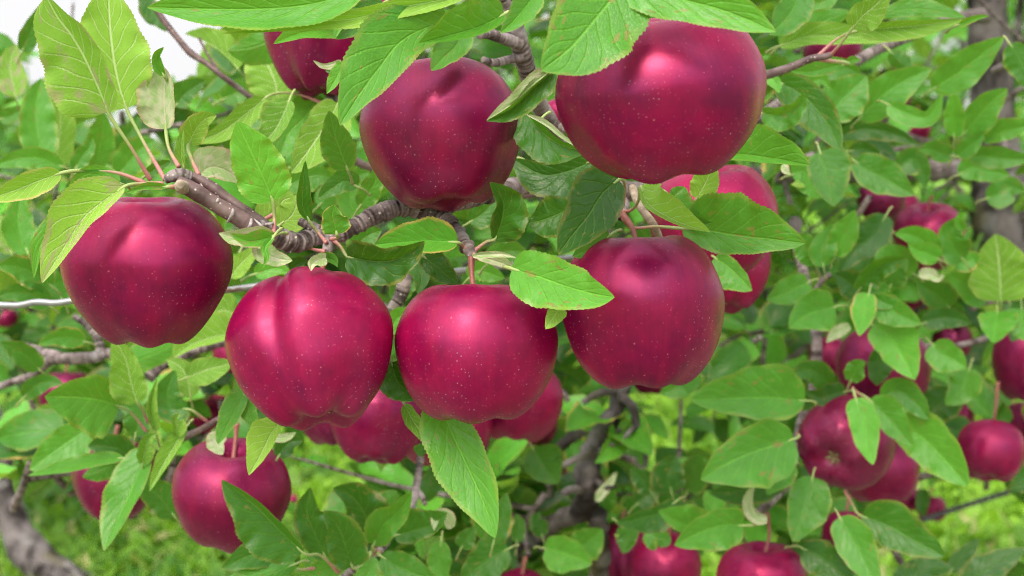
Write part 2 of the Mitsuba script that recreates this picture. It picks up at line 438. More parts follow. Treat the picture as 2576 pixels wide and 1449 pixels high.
def leaf_px(pts, wl, wr, db, dt, s=1, al=18, ar=18, cl=0, cr=0, roll=(0, 0), tone=None, kind=0, bulge=0.0, wave=0.10, hero=True, pb=0.46, pt=0.80, **_):
    """Blade from its midrib as seen in the photo (base to tip), at its own distance."""
    LEAF_SEED[0] += 1
    seed = LEAF_SEED[0]
    r = np.random.default_rng(seed)
    if tone is None: tone = r.uniform(0.2, 0.75)
    pts = np.asarray(pts, float)
    L = np.r_[0, np.cumsum(np.linalg.norm(np.diff(pts, axis=0), axis=1))]
    f = L / L[-1]
    d = db + (dt - db) * f - bulge * np.sin(np.pi * f)
    P = np.array([at(x, y, q) for (x, y), q in zip(pts, d)])
    px = L[-1]
    teeth = int(np.clip(px / 11, 10, 34)) if hero else 0
    nu = teeth * 4 + 1 if hero else 34
    nv = 8 if hero else 5
    M = spline(P, nu)
    Tn = unit(np.gradient(M, axis=0))
    V = unit(CAM - M)
    S = unit(np.cross(Tn, V))
    N = unit(np.cross(S, Tn))
    t = np.linspace(0, 1, nu)
    ro = np.radians(roll[0] + (roll[1] - roll[0]) * t)
    aL, aR = np.radians(al) - ro, np.radians(ar) + ro
    dm = (db + dt) / 2
    sc = lambda w, a: w * K * dm / max(abs(math.cos(math.radians(a))), 0.35)
    return blade(M, S, N, sc(wl, al), sc(wr, ar), aL, aR, math.radians(cl), math.radians(cr), s, nv, tone_key(tone, kind, seed), wave, seed, teeth, pb, pt)


def leaf_3d(b, d0, n0, length, width, droop, fold, seed, nu=9, nv=2, tone=0.4, kind=0, twist=0.0, teeth=0, wave=0.12):
    """Blade from base point, direction, upper normal (for the foliage further back)."""
    t = np.linspace(0, 1, nu)
    d0, n0 = unit(d0), unit(n0 - d0 * (np.dot(n0, d0)))
    ang = -droop * t
    Tn = np.cos(ang)[:, None] * d0 + np.sin(ang)[:, None] * n0
    M = b + np.r_[[np.zeros(3)], np.cumsum((Tn[1:] + Tn[:-1]) / 2, 0) / (nu - 1) * length]
    N0 = np.cos(ang)[:, None] * n0 - np.sin(ang)[:, None] * d0
    S0 = np.cross(Tn, N0)
    tw = twist * (t - 0.3)
    S = np.cos(tw)[:, None] * S0 + np.sin(tw)[:, None] * N0
    N = np.cross(S, Tn)
    o = np.ones(nu)
    return blade(M, S, N, width, width, fold * o, fold * o, 0.35, 0.35, 1, nv, tone_key(tone, kind, seed), wave, seed, teeth)


# ------------------------------------------------------------------ the ground
gx = np.r_[-160, -60, np.linspace(-20, 20, 81), 60, 160]
gy = np.r_[-160, -60, -20, np.linspace(-8, 32, 81), 60, 220]
GX, GY = np.meshgrid(gx, gy, indexing='ij')


def ground_z(x, y):
    p = np.stack([np.asarray(x) * 0.5, np.asarray(y) * 0.5, np.zeros_like(np.asarray(x, float))], -1)
    return 0.10 * (meshkit.fbm(p, 3, 4) - 0.5)


gv = np.stack([GX, GY, ground_z(GX, GY)], -1).reshape(-1, 3)
gf = grid_faces(len(gx), len(gy))
if np.cross(gv[gf[0, 1]] - gv[gf[0, 0]], gv[gf[0, 2]] - gv[gf[0, 0]])[2] < 0: gf = gf[:, ::-1]
scene['ground'] = mikit.ply((gv, gf), 'ground_material', smooth=True)
labels['ground'] = {'label': 'green orchard floor under the apple trees', 'kind': 'structure'}


def make_grass():
    r = np.random.default_rng(11)
    V, F, U = [], [], []
    def blades(n, y0, y1, h0, h1, w0, w1, broad):
        y = y0 + (y1 - y0) * r.random(n) ** 1.5
        x = r.uniform(-1, 1, n) * (0.46 * y + 0.8)
        z = ground_z(x, y)
        h, w = r.uniform(h0, h1, n), r.uniform(w0, w1, n)
        ph = r.uniform(0, 2 * np.pi, n)
        lean = r.uniform(0.2, 0.9, n) * (1.5 if broad else 1.0)
        d = np.stack([np.cos(ph), np.sin(ph), 0 * ph], -1)
        s = np.stack([-np.sin(ph), np.cos(ph), 0 * ph], -1)
        b = np.stack([x, y, z - 0.005], -1)
        ts = [0, 0.4, 0.75, 1.0]
        ws = [0.25, 1.0, 0.75, 0.08] if broad else [0.8, 1.0, 0.65, 0.06]
        vs = []
        for t, q in zip(ts, ws):
            c = b + d * (lean * h * t ** 1.6)[:, None] + np.array([0, 0, 1.0]) * (h * (t - 0.35 * lean * t * t))[:, None]
            vs += [c - s * (w * q / 2)[:, None], c + s * (w * q / 2)[:, None]]
        v = np.stack(vs, 1).reshape(-1, 3)
        o = np.arange(n)[:, None, None] * 8
        f = (np.array([[0, 1, 3], [0, 3, 2], [2, 3, 5], [2, 5, 4], [4, 5, 7], [4, 7, 6]])[None] + o).reshape(-1, 3)
        k = r.integers(0, 200, n)
        u = np.stack([np.repeat(k, 8) + np.tile(np.repeat([0.01, 0.4, 0.75, 0.99], 2), n), np.tile([0.0, 1.0], 4 * n)], -1)
        base = sum(len(a) for a in V)
        V.append(v); F.append(f + base); U.append(u)
    blades(52000, 3.6, 12, 0.06, 0.17, 0.004, 0.009, False)
    blades(26000, 3.6, 12, 0.05, 0.15, 0.03, 0.08, True)
    blades(26000, 9, 40, 0.10, 0.25, 0.02, 0.05, False)
    return (np.vstack(V), np.vstack(F)), np.vstack(U)


gm, gu = make_grass()
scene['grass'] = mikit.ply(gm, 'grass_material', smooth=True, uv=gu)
labels['grass'] = {'label': 'bright green grass and broad weeds on the orchard floor', 'category': 'grass', 'kind': 'stuff'}

# ------------------------------------------------------------------ apples
RIPE_SHADE = {1: 0, 2: 0, 3: 0, 4: 0, 5: 1, 6: 0, 7: 2, 8: 0, 9: 1, 10: 1, 11: 2, 12: 1, 13: 1, 15: 3, 16: 3, 17: 3, 18: 0, 19: 2, 20: 2, 21: 3, 22: 0, 24: 1, 25: 3, 26: 3, 27: 3, 30: 0, 31: 1, 32: 3, 35: 3, 37: 3, 38: 3, 23: 3, 39: 2, 41: 3, 42: 3, 43: 3}   # 0 bright crimson ... 3 dark plum; ripeness, plus leaf shade painted in where fruit hangs shaded
PROFILE = np.array([(0.0, 0.46), (0.05, 0.48), (0.11, 0.58), (0.20, 0.73), (0.34, 0.825), (0.50, 0.825), (0.68, 0.735), (0.85, 0.55), (0.962, 0.29),
                    (1.0, 0.02), (0.985, -0.25), (0.925, -0.49), (0.82, -0.69), (0.67, -0.845), (0.52, -0.91), (0.38, -0.91), (0.24, -0.85), (0.12, -0.77), (0.0, -0.74)])


def apple_mesh(size, asp, lobes, seed, furrows=(), taper=0.0, hi=True, squash=(1, 1)):
    nv, nu = (84, 128) if hi else (44, 64)
    prof = spline(PROFILE, nv)
    rr, zz = np.maximum(prof[:, 0], 0), prof[:, 1]
    vv = np.linspace(0, 1, nv)
    a = np.arange(nu) * 2 * np.pi / nu
    r = np.random.default_rng(seed)
    ph = r.uniform(0, 6.28)
    A, Z = np.meshgrid(a, zz)
    R = np.repeat(rr[:, None], nu, 1)
    VV = np.repeat(vv[:, None], nu, 1)
    low = np.clip((0.25 - Z) / 1.1, 0, 1) ** 1.3
    topb = np.clip((Z - 0.45) / 0.45, 0, 1)
    cs = np.cos(5 * A + ph) + 0.35 * np.cos(2 * A + ph * 1.7) + 0.3 * np.cos(3 * A + ph * 0.4)
    R2 = R * (1 + lobes * cs * (0.35 + 0.95 * low + 0.15 * topb))
    Z2 = Z - lobes * 1.1 * cs * np.clip(1 - np.abs(R - 0.5) / 0.5, 0, 1) * np.where(Z < 0, 1.0, -0.25)
    R2 = R2 * (1 - 0.8 * taper * np.clip(0.15 - Z, 0, 1) ** 1.2)
    for fa, fw, fd, v0, v1 in furrows:
        dd = (A - fa + np.pi) % (2 * np.pi) - np.pi
        g = np.exp(-(dd / fw) ** 2) * np.clip((VV - v0) / 0.12, 0, 1) * np.clip((v1 - VV) / 0.18, 0, 1)
        R2 = R2 * (1 - fd * g)
        Z2 = Z2 * (1 - 0.5 * fd * g)
    p = np.stack([R2 * np.cos(A) * squash[0], R2 * np.sin(A) * squash[1], Z2 * asp], -1)
    p = p * (1 + 0.07 * (meshkit.fbm(p * 1.3 + seed * 3.1, 2, seed) - 0.5))[..., None]
    p = p * size / 2
    p = np.concatenate([p, p[:, :1]], 1)
    uv = np.stack(np.broadcast_arrays((np.arange(nu + 1) / nu * 0.999)[None] + 2 * (seed % 40) + 80 * RIPE_SHADE.get(seed, 1), vv[:, None]), -1).reshape(-1, 2)
    f = grid_faces(nv, nu + 1)
    v = p.reshape(-1, 3)
    n = np.cross(v[f[:, 1]] - v[f[:, 0]], v[f[:, 2]] - v[f[:, 0]])
    if (n * v[f[:, 0]]).sum() < 0: f = f[:, ::-1]
    # normals welded over the seam
    nn = np.zeros_like(v)
    fn = np.cross(v[f[:, 1]] - v[f[:, 0]], v[f[:, 2]] - v[f[:, 0]])
    for k in range(3): np.add.at(nn, f[:, k], fn)
    nn = nn.reshape(nv, nu + 1, 3)
    nn[:, 0] += nn[:, -1]; nn[:, -1] = nn[:, 0]
    nn[0] = nn[0].sum(0); nn[-1] = nn[-1].sum(0)
    return v, f, unit(nn.reshape(-1, 3)), uv


APPLES = []


def apple(label, x, y, w, axis=(0, 1, 0), asp=0.92, real=0.0755, spin=0.0, lobes=0.022, furrows=(), taper=0.06, d=None, stem=None, hi=None, squash=(1, 1), seed=None, calyx=True):
    """axis: stem direction as (right, up, towards the viewer). stem: pixel path of its stalk with depths."""
    k = thing('apple', label, 'apple', 'ripe dark red apples on the tree')
    if d: real = w * K * d
    else: d = real / (w * K)
    hi = (w > 180) if hi is None else hi
    APPLES.append((x, y, w, d))
    seed = seed if seed is not None else len([q for q in labels if q.startswith('apple') and '__' not in q])
    v, f, n, uv = apple_mesh(real, asp, lobes, seed, furrows, taper, hi, squash)
    c = at(x, y, d)
    toward = unit(CAM - c)
    rx = unit(np.cross(UP, toward))
    uy = np.cross(toward, rx)
    za = unit(axis[0] * rx + axis[1] * uy + axis[2] * toward)
    xa = unit(toward - za * (toward @ za))          # azimuth 0 faces the viewer
    ya = np.cross(za, xa)
    cs, sn = math.cos(spin), math.sin(spin)
    R = np.stack([xa * cs + ya * sn, ya * cs - xa * sn, za], 1)
    W = v @ R.T + c
    path = meshkit.write_ply((W, f), False, uv, None, normals=n @ R.T)
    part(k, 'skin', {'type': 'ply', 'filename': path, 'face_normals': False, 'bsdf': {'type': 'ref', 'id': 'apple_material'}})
    top = c + za * real * 0.46 * asp * 0.5
    if stem is not False:
        if stem:
            P = [top] + [at(*q) for q in stem]
        else:
            P = [top, top + za * 0.012, top + za * 0.022 + UP * 0.004 + rx * 0.003]
        part(k, 'stem', tube_shape(P, [0.0017] + [0.0013] * (len(P) - 2) + [0.0019], 'stem_material', n=18, sides=8, rough=0.12, freq=300))
    if calyx and w > 100:
        b = c - za * real * 0.755 * asp * 0.5
        ms = []
        for q in range(5):
            a = q * 1.2566 + seed
            dirn = R[:, 0] * math.cos(a) + R[:, 1] * math.sin(a)
            ms.append(leaf_3d(b + dirn * 0.0008, -za * 0.8 + dirn * 0.55, dirn, 0.0065, 0.0011, -1.1, 0.3, seed + q, nu=6, nv=1))
        m, u = join(ms)
        part(k, 'calyx', mikit.ply(m, 'calyx_material', smooth=True, uv=u))
    return k

A = apple
A('large plum red apple furthest left, under the cut branch tip', 371, 672, 418, (-0.02, .98, .12), asp=.98, d=.652, real=.0762, lobes=.024, taper=.28, spin=.6, seed=1,
  stem=False, calyx=False)
A('heart shaped red apple with an upright crease, hanging under the bare spur left of centre', 784, 872, 420, (-.12, .95, -.30), asp=1.0, d=.640, real=.0755, lobes=.036, taper=.26, seed=2, spin=.25,
  furrows=[(-.70, .17, .115, .03, .68), (.45, .25, .05, .03, .40)], stem=[(815, 665, .655), (826, 640, .655)])
A('squat red apple in the middle of the cluster, on a straight reddish stalk', 1200, 875, 410, (0, .99, .05), asp=.93, d=.650, real=.0752, lobes=.022, taper=.14, seed=3, stem=[(1187, 690, .655), (1186, 640, .660)])
A('bright red apple with a dented shoulder, right end of the hanging row of four', 1611, 774, 414, (-.04, .99, .02), asp=1.02, d=.645, real=.0752, lobes=.024, taper=.14, seed=4, spin=.3,
  furrows=[(.08, .30, .05, .08, .36)], stem=[(1590, 572, .655), (1566, 540, .662)])
A('dark plum apple at top centre, under a big leaf and above the ringed branch', 1111, 334, 416, (-.10, .95, -.24), asp=.95, d=.662, real=.0772, lobes=.020, taper=.22, seed=5, spin=4.1, stem=False)
A('biggest and nearest apple, at the top right, with two leaves lying over its crown', 1664, 234, 536, (-.15, .96, .07), asp=.82, d=.566, real=.0858, lobes=.034, taper=.16, seed=6, spin=.2, squash=(1, 1),
  furrows=[(.30, .26, .05, .02, .28), (1.2, .3, .07, .70, 1.0)], stem=[(1690, 10, .60)])
A('shaded apple at the upper left with a puckered base, above two pale leaf stalks', 818, 90, 320, (.15, .93, -.25), asp=1.0, d=.84, lobes=.055, taper=.36, seed=7, spin=.5, furrows=[(-.5, .25, .10, .4, 1.0)])
A('apple behind the nearest one, its left half hidden and a small sprig in front', 1795, 545, 322, (0, .97, .2), d=.83, lobes=.03, seed=8)
A('apple half hidden right of the dented one, with a yellowish leaf across it', 1807, 660, 262, (-.1, .9, -.3), asp=1.0, d=.98, lobes=.035, taper=.25, seed=9)
A('dark red apple hanging behind the creased one and lower, above a dangling twig', 950, 1048, 250, (.1, .97, -.12), asp=.97, real=.068, lobes=.03, taper=.25, seed=10)
A('low dark apple just under the base of the creased one, mostly hidden', 845, 1040, 178, (0, 1, 0), d=1.15, lobes=.03, seed=11)
A('pinkish apple split in view by the long hanging leaf', 1122, 1070, 240, (0, 1, 0), asp=.9, real=.07, lobes=.025, seed=12)
A('rosy apple with a pale green rim, behind and below the squat one', 1300, 1006, 232, (.1, .98, .05), real=.07, lobes=.03, taper=.18, seed=13)
A('dark apple barely showing under the rosy one', 1338, 1062, 130, (0, 1, 0), d=1.45, seed=14)
A('large dark apple at the lower left with its stalk in a deep hollow', 581, 1240, 300, (.05, .90, .42), asp=.96, d=.85, real=.0745, lobes=.028, taper=.22, seed=15, spin=1.1, stem=[(594, 1090, .85), (596, 1065, .85)])
A('dark apple at the lower left behind a folded bluish leaf', 287, 1202, 208, (0, .98, .1), asp=1.05, d=1.12, lobes=.025, taper=.2, seed=16)
A('dark apple at the far left edge behind a broad pale leaf', 166, 990, 138, (0, 1, 0), d=1.45, seed=17)
A('blurred bright red apple behind the stalks above the lower left one', 532, 1050, 130, (0, 1, .2), asp=1.0, d=1.45, seed=18)
A('red apple on the right turned to show its brown eye', 2130, 1112, 242, (.35, .42, -.83), asp=.94, d=1.08, real=.0735, lobes=.03, seed=19)
A('dull red apple tucked behind the one that shows its eye', 2216, 1180, 192, (0, 1, 0), d=1.15, real=.0735, seed=20)
A('dark apple on the right crossed by a long pale leaf', 2221, 918, 232, (0, 1, 0), asp=.93, d=1.13, real=.0735, lobes=.025, seed=21)
A('heart shaped bright red apple in front of the trunk', 2336, 592, 176, (0, .93, .35), asp=1.02, d=1.45, real=.072, lobes=.035, taper=.3, seed=22, furrows=[(-.4, .3, .10, .02, .4)])
A('dark apple in deep shade left of the heart shaped one', 2215, 502, 120, (0, 1, 0), d=1.7, seed=23)
A('round red apple alone over the grass at the right edge', 2492, 1130, 168, (.05, .97, -.2), asp=.96, d=1.25, real=.0593, hi=True, seed=24, stem=[(2503, 1040, 1.25), (2510, 960, 1.25)])
A('large dark apple cut by the right edge of the frame', 2590, 905, 180, (0, 1, 0), asp=1.2, d=1.3, seed=25)
A('very dark apple behind the round one at the right edge', 2596, 1070, 150, (0, 1, 0), d=1.4, seed=26)
A('nearly black apple in the shade above the round one', 2405, 1045, 90, (0, 1, 0), d=1.6, seed=27)
A('small distant apple above the twisted wire', 2342, 1278, 76, (0, 1, 0), d=2.5, seed=28)
A('small distant apple left of the one above the twisted wire', 2279, 1252, 74, (0, 1, 0), d=2.55, seed=29)
A('bright red apple cut by the bottom edge at the right', 1918, 1466, 232, (0, .95, .3), asp=.95, d=1.05, real=.072, seed=30, stem=[(1935, 1345, 1.05), (1930, 1290, 1.05)])
A('red apple at the bottom with a pointed leaf over its shoulder', 1676, 1428, 176, (.05, .9, .4), asp=1.1, d=1.28, seed=31, furrows=[(0, .3, .1, .02, .4)])
A('plum coloured apple at the bottom, left of the one with a pointed leaf', 1573, 1392, 150, (-.1, 1, 0), asp=1.25, d=1.4, seed=32)
A('apple whose top alone shows at the bottom edge near the rounded leaves', 1312, 1488, 132, (0, .95, .3), d=1.3, seed=33, stem=[(1322, 1400, 1.3)])
A('slim red apple among leaves below the long hanging leaf', 1140, 1372, 62, (-.1, 1, 0), asp=1.35, d=2.0, seed=34)
A('dark apple behind upright leaves at the lower right', 2130, 1352, 125, (0, 1, 0), asp=1.25, d=1.35, seed=35)
A('small magenta apple far back at the upper right', 2305, 326, 72, (0, 1, 0), d=2.2, real=.066, seed=36)
A('shaded dark apple under the long leaves at the top right', 2092, 128, 150, (0, 1, 0), asp=.8, d=1.5, seed=37)
A('dark apple in a gap between long leaves at the upper right', 2245, 240, 100, (0, 1, 0), d=1.8, seed=38)
A('purple apple left of the one crossed by a pale leaf', 2082, 895, 100, (0, 1, 0), asp=1.1, d=1.5, seed=39)
A('small apple behind wavy leaves at the right', 2303, 745, 80, (0, 1, 0), d=1.7, seed=40)
A('dark apple under a drooping leaf at the right', 2395, 855, 100, (0, 1, 0), d=1.6, seed=41)
A('dark apple behind the gnarled grey limb', 1405, 1195, 104, (0, 1, 0), d=1.75, seed=42)
A('shaded apple behind the base of the dented one', 1643, 942, 116, (0, 1, 0), asp=.9, d=1.45, seed=43)
A('tiny red apple at the left above the pale wire', 135, 700, 52, (0, 1, 0), d=2.2, seed=44)
A('distant pink apple at the left edge below the wire', 18, 800, 56, (0, 1, 0), d=2.0, seed=45)
A('apple glimpsed between the leaf bases at the very top', 1005, 8, 110, (0, 1, 0), d=1.0, real=.06, seed=46)
A('apple sliver between the two topmost apples', 1412, 285, 90, (0, 1, 0), d=.95, real=.06, seed=47)
A('small red apple behind the left side of the creased one', 590, 890, 110, (0, 1, 0), d=1.3, seed=48)
A('small blurred red apple over the grass near the bottom', 735, 1256, 30, (0, 1, 0), d=4.2, real=.07, seed=49)
A('fallen red apple lying in the grass at the lower left', 716, 1350, 26, (.6, .3, .6), d=4.55, seed=51)
A('dark red apple behind the trunk side leaves at the upper right', 2268, 520, 90, (0, 1, 0), d=1.75, seed=50)

# ------------------------------------------------------------------ the near tree: limbs
tree = thing('apple_tree', 'near apple tree with ringed branches carrying the big apples, grey trunk at the right', 'tree')


def limb(pts, name='branch', mat='bark_material', parent=None, **kw):
    P = [at(x, y, d) for x, y, d, w in pts]
    R = [w * K * d / 2 for x, y, d, w in pts]
    px = sum(math.dist(a[:2], b[:2]) for a, b in zip(pts, pts[1:]))
    args = dict(n=int(np.clip(px / 3, 24, 260)), sides=18, rough=.10, ring=.04, freq=90, seed=len(scene))
    args.update(kw)
    return part(parent or tree, name, tube_shape(P, R, mat, **args))


trunk_px = [(2462, -160, 2.1, 98), (2475, -60, 2.1, 100), (2490, 120, 2.1, 104), (2498, 300, 2.1, 108), (2512, 450, 2.1, 128), (2530, 560, 2.08, 170), (2600, 720, 2.06, 170), (2690, 1000, 2.05, 175)]
P = [at(x, y, d) for x, y, d, w in trunk_px] + [np.array([1.02, 2.25, 0.5]), np.array([1.05, 2.25, -0.1])]
R = [w * K * d / 2 for x, y, d, w in trunk_px] + [.065, .085]
part(tree, 'trunk', tube_shape(P, R, 'old_bark_material', n=260, sides=36, rough=.22, freq=22, seed=3))

# the branch across the picture
limb([(446, 458, .628, 34), (470, 470, .628, 40), (540, 512, .630, 40), (600, 548, .632, 42), (650, 580, .635, 44), (690, 592, .640, 50)], mat='young_bark_material', sides=28, rough=.08, ring=.02, n=120)
limb([(470, 440, .640, 26), (520, 462, .640, 27), (580, 505, .640, 27), (630, 540, .640, 29), (672, 572, .640, 32), (700, 596, .642, 40)], mat='young_bark_material', sides=24, rough=.09, ring=.03, n=120)
limb([(640, 566, .634, 30), (660, 577, .636, 43), (680, 588, .639, 50), (705, 599, .642, 52), (740, 610, .648, 52), (785, 600, .660, 44), (840, 590, .664, 46), (890, 570, .668, 44), (944, 540, .674, 48), (1010, 522, .680, 50), (1077, 527, .690, 46), (1110, 520, .71, 45)],
     sides=34, rough=.15, ring=.15, n=380, freq=150)
limb([(1060, 526, .688, 45), (1110, 520, .71, 45), (1180, 500, .74, 46), (1300, 470, .80, 50), (1420, 440, .85, 52), (1560, 480, .95, 46), (1700, 450, 1.2, 40), (2000, 440, 1.65, 44), (2300, 430, 2.0, 48), (2500, 420, 2.12, 60)], sides=26, rough=.16, ring=.12, n=420)
limb([(1062, 522, .688, 46), (1095, 532, .684, 44), (1125, 556, .678, 40), (1155, 592, .670, 38), (1172, 618, .664, 36), (1187, 640, .660, 30), (1189, 648, .660, 24)], sides=28, rough=.16, ring=.17, n=140, freq=150)
limb([(829, 596, .662, 28), (826, 612, .656, 28), (822, 640, .655, 26), (820, 656, .655, 22)], 'spur', sides=16, rough=.05, ring=.02)
limb([(752, 556, .668, 20), (775, 566, .668, 26), (800, 578, .668, 30), (830, 588, .668, 26)], 'spur', sides=14)
# old cut at the spur tip
part(tree, 'cut_stub', tube_shape([at(462, 472, .622), at(455, 468, .612), at(453, 466, .608)], [.0027, .0027, .0016], 'wood_material', n=20, sides=16, rough=.35, freq=420))
scene['scar_material'] = {'type': 'principled', 'base_color': mikit.proc(lambda p, n, uv: mix((0.42, 0.38, 0.38), (0.16, 0.12, 0.11), fbm(p.x * 500, p.y * 500, p.z * 500, 2))), 'roughness': 0.8}
for (ax, ay, bx_, by_, dd, ww) in ((586, 520, 572, 560, .624, 9), (632, 545, 618, 586, .626, 9), (640, 552, 668, 590, .622, 7), (548, 492, 536, 520, .628, 7), (662, 566, 690, 560, .628, 8), (664, 580, 652, 606, .627, 7), (505, 462, 498, 480, .629, 6)):
    part(tree, 'bud_scar', tube_shape([at(ax, ay, dd + .010), at((ax + bx_) / 2 + 5, (ay + by_) / 2, dd - .0012), at(bx_, by_, dd + .006)], [ww * K * dd * .25, ww * K * dd * .5, ww * K * dd * .3], 'scar_material', n=22, sides=8, rough=.4, freq=500))
limb([(415, 455, .630, 18), (430, 445, .630, 30), (455, 440, .632, 34), (480, 446, .634, 30)], 'spur', sides=16, rough=.1, ring=.02)
# upright limb between the two top apples and what carries the top leaves
limb([(1290, -60, .74, 60), (1285, 40, .74, 56), (1310, 120, .75, 48), (1330, 190, .77, 46), (1355, 260, .80, 44), (1390, 330, .83, 48), (1420, 440, .85, 50)], n=160)
limb([(1310, 110, .745, 36), (1260, 95, .735, 30), (1225, 85, .725, 26), (1205, 88, .72, 22)], 'spur')
limb([(1215, 150, .74, 16), (1240, 158, .745, 20), (1280, 150, .75, 22), (1318, 142, .75, 26)], 'spur')
limb([(1300, 40, .735, 34), (1275, 10, .73, 26), (1255, -20, .72, 22)], 'spur')
limb([(1385, 318, .83, 26), (1420, 322, .82, 22), (1450, 330, .82, 20)], 'spur')
limb([(1562, 505, .95, 34), (1570, 520, .80, 30), (1562, 536, .68, 26), (1560, 545, .665, 22)], 'spur', sides=16)
limb([(1590, 470, .70, 22), (1610, 520, .69, 20), (1640, 560, .69, 22), (1660, 600, .70, 18)], 'spur', mat='wood_material')
limb([(985, 780, .80, 24), (1012, 735, .80, 34), (1020, 700, .80, 32), (1010, 640, .82, 24)], 'spur', rough=.25)
# twigs of the upper left and upper right
limb([(385, 10, .93, 12), (418, 60, .93, 16), (450, 100, .93, 15), (478, 132, .93, 18), (520, 160, .93, 14), (560, 192, .93, 15), (600, 222, .94, 15), (640, 252, .95, 15), (760, 330, .99, 18), (950, 430, 1.05, 22), (1180, 500, 1.1, 26), (1420, 470, 1.1, 32)], mat='young_bark_material', rough=.10, ring=.02, sides=14)
limb([(560, 194, .93, 9), (530, 150, .93, 7), (500, 95, .93, 6)], 'twig', mat='young_bark_material', rough=.04, ring=.0, sides=8)
limb([(1820, 215, .78, 20), (1945, 184, .80, 22), (2000, 165, .80, 20), (2040, 148, .80, 18), (2060, 144, .80, 18), (2088, 138, .80, 16), (2096, 132, .80, 8)], mat='young_bark_material', rough=.10, ring=.03)
limb([(1800, 380, .95, 30), (1900, 300, 1.0, 28), (2030, 220, 1.05, 27), (2150, 156, 1.10, 27), (2205, 126, 1.13, 26), (2265, 102, 1.16, 24), (2360, 60, 1.3, 24), (2480, 40, 2.0, 40)], rough=.06)
limb([(814, 256, .84, 14), (835, 250, .84, 20), (870, 244, .84, 22), (930, 250, .86, 24), (1020, 300, .95, 26)], 'spur')
# gnarled limb below the middle and its twigs
G = dict(mat='old_bark_material', rough=.42, freq=105, sides=26)
limb([(1600, 830, 1.28, 39), (1588, 930, 1.28, 37), (1566, 983, 1.28, 40), (1538, 1050, 1.28, 44), (1500, 1108, 1.28, 50), (1480, 1172, 1.28, 62), (1482, 1232, 1.28, 66), (1462, 1282, 1.29, 55), (1405, 1312, 1.32, 44), (1350, 1352, 1.36, 42), (1250, 1420, 1.45, 42), (1120, 1520, 1.6, 50)], n=240, **G)
limb([(1560, 1000, 1.27, 25), (1584, 1012, 1.27, 22), (1606, 1076, 1.26, 20), (1628, 1106, 1.26, 18), (1626, 1140, 1.26, 15), (1624, 1175, 1.26, 10)], **G)
limb([(1545, 985, 1.27, 22), (1500, 992, 1.25, 18), (1465, 1014, 1.25, 17)], **G)
limb([(1520, 1060, 1.30, 30), (1470, 1080, 1.32, 29), (1430, 1105, 1.33, 27), (1390, 1150, 1.35, 22)], **G)
limb([(1488, 1130, 1.27, 24), (1440, 1160, 1.25, 18), (1400, 1175, 1.25, 13)], **G)
limb([(1500, 1290, 1.29, 50), (1510, 1400, 1.32, 47), (1500, 1520, 1.36, 47)], **G)
limb([(1500, 1140, 1.28, 22), (1526, 1128, 1.26, 18), (1540, 1118, 1.25, 14)], **G)
limb([(1470, 1240, 1.28, 24), (1440, 1232, 1.25, 20), (1418, 1240, 1.24, 16)], **G)
limb([(1500, 1210, 1.27, 20), (1530, 1228, 1.25, 14), (1552, 1222, 1.25, 8)], **G)
limb([(1600, 1072, 1.26, 14), (1580, 1090, 1.25, 10), (1560, 1118, 1.25, 7)], **G)
limb([(1430, 1010, 1.2, 14), (1415, 985, 1.2, 12), (1410, 1040, 1.2, 8)], 'twig', sides=10)
limb([(1370, 1240, 1.35, 16), (1320, 1330, 1.35, 14), (1330, 1400, 1.33, 12)], 'twig', sides=10)
# the twig hanging in the middle, lower left limbs, right-hand limbs
limb([(1060, 1120, 1.00, 16), (1055, 1172, .98, 19), (1048, 1220, .97, 20), (1038, 1266, .96, 20), (1014, 1310, .95, 20), (985, 1345, .94, 18), (955, 1385, .92, 18), (910, 1412, .92, 20), (850, 1470, .92, 22)], rough=.14, ring=.05)
limb([(1048, 1230, .97, 14), (1062, 1250, .965, 14), (1070, 1268, .96, 12)], 'twig', sides=10)
limb([(-40, 985, 1.12, 17), (20, 965, 1.10, 18), (90, 940, 1.08, 20), (130, 905, 1.06, 28), (190, 902, 1.05, 30), (240, 898, 1.05, 30), (270, 890, 1.05, 26), (400, 920, 1.08, 28), (480, 885, 1.10, 26), (560, 862, 1.12, 24), (700, 850, 1.2, 26), (980, 780, 1.2, 34)], rough=.2, ring=.05)
limb([(20, 862, 1.12, 14), (70, 872, 1.10, 18), (110, 886, 1.08, 22), (150, 898, 1.06, 26)], rough=.2)
limb([(255, 892, 1.05, 26), (245, 850, 1.05, 24), (215, 815, 1.05, 20), (185, 795, 1.05, 14)], rough=.15)
limb([(375, 950, 1.04, 30), (410, 915, 1.05, 26), (440, 885, 1.06, 20)], 'spur', rough=.2)
limb([(420, 1135, .95, 24), (466, 1100, .94, 18), (510, 1078, .93, 16), (567, 1045, .92, 15), (640, 1010, .93, 16), (760, 960, .98, 18), (980, 860, 1.1, 24)], mat='young_bark_material', rough=.08)
limb([(2052, 960, 1.2, 30), (2054, 900, 1.2, 28), (2054, 840, 1.2, 26), (2040, 760, 1.22, 22), (2025, 700, 1.24, 24), (2005, 620, 1.3, 26), (2000, 560, 1.45, 34)], rough=.12)
limb([(1900, 1300, 1.06, 22), (1935, 1264, 1.06, 24), (1975, 1216, 1.07, 30), (1998, 1155, 1.08, 24), (2010, 1080, 1.12, 22), (2052, 960, 1.2, 26)], rough=.25, ring=.08)
limb([(2090, 690, 1.14, 16), (2070, 705, 1.14, 14), (2050, 735, 1.15, 14), (2040, 760, 1.2, 14)], 'twig', sides=10)
limb([(2440, 770, 1.3, 30), (2470, 760, 1.3, 26), (2510, 750, 1.3, 22), (2580, 800, 1.35, 30)], 'branch', rough=.12)
limb([(2220, 880, 1.3, 10), (2300, 870, 1.35, 12), (2400, 870, 1.4, 14), (2520, 840, 1.5, 18)], 'twig', sides=10)
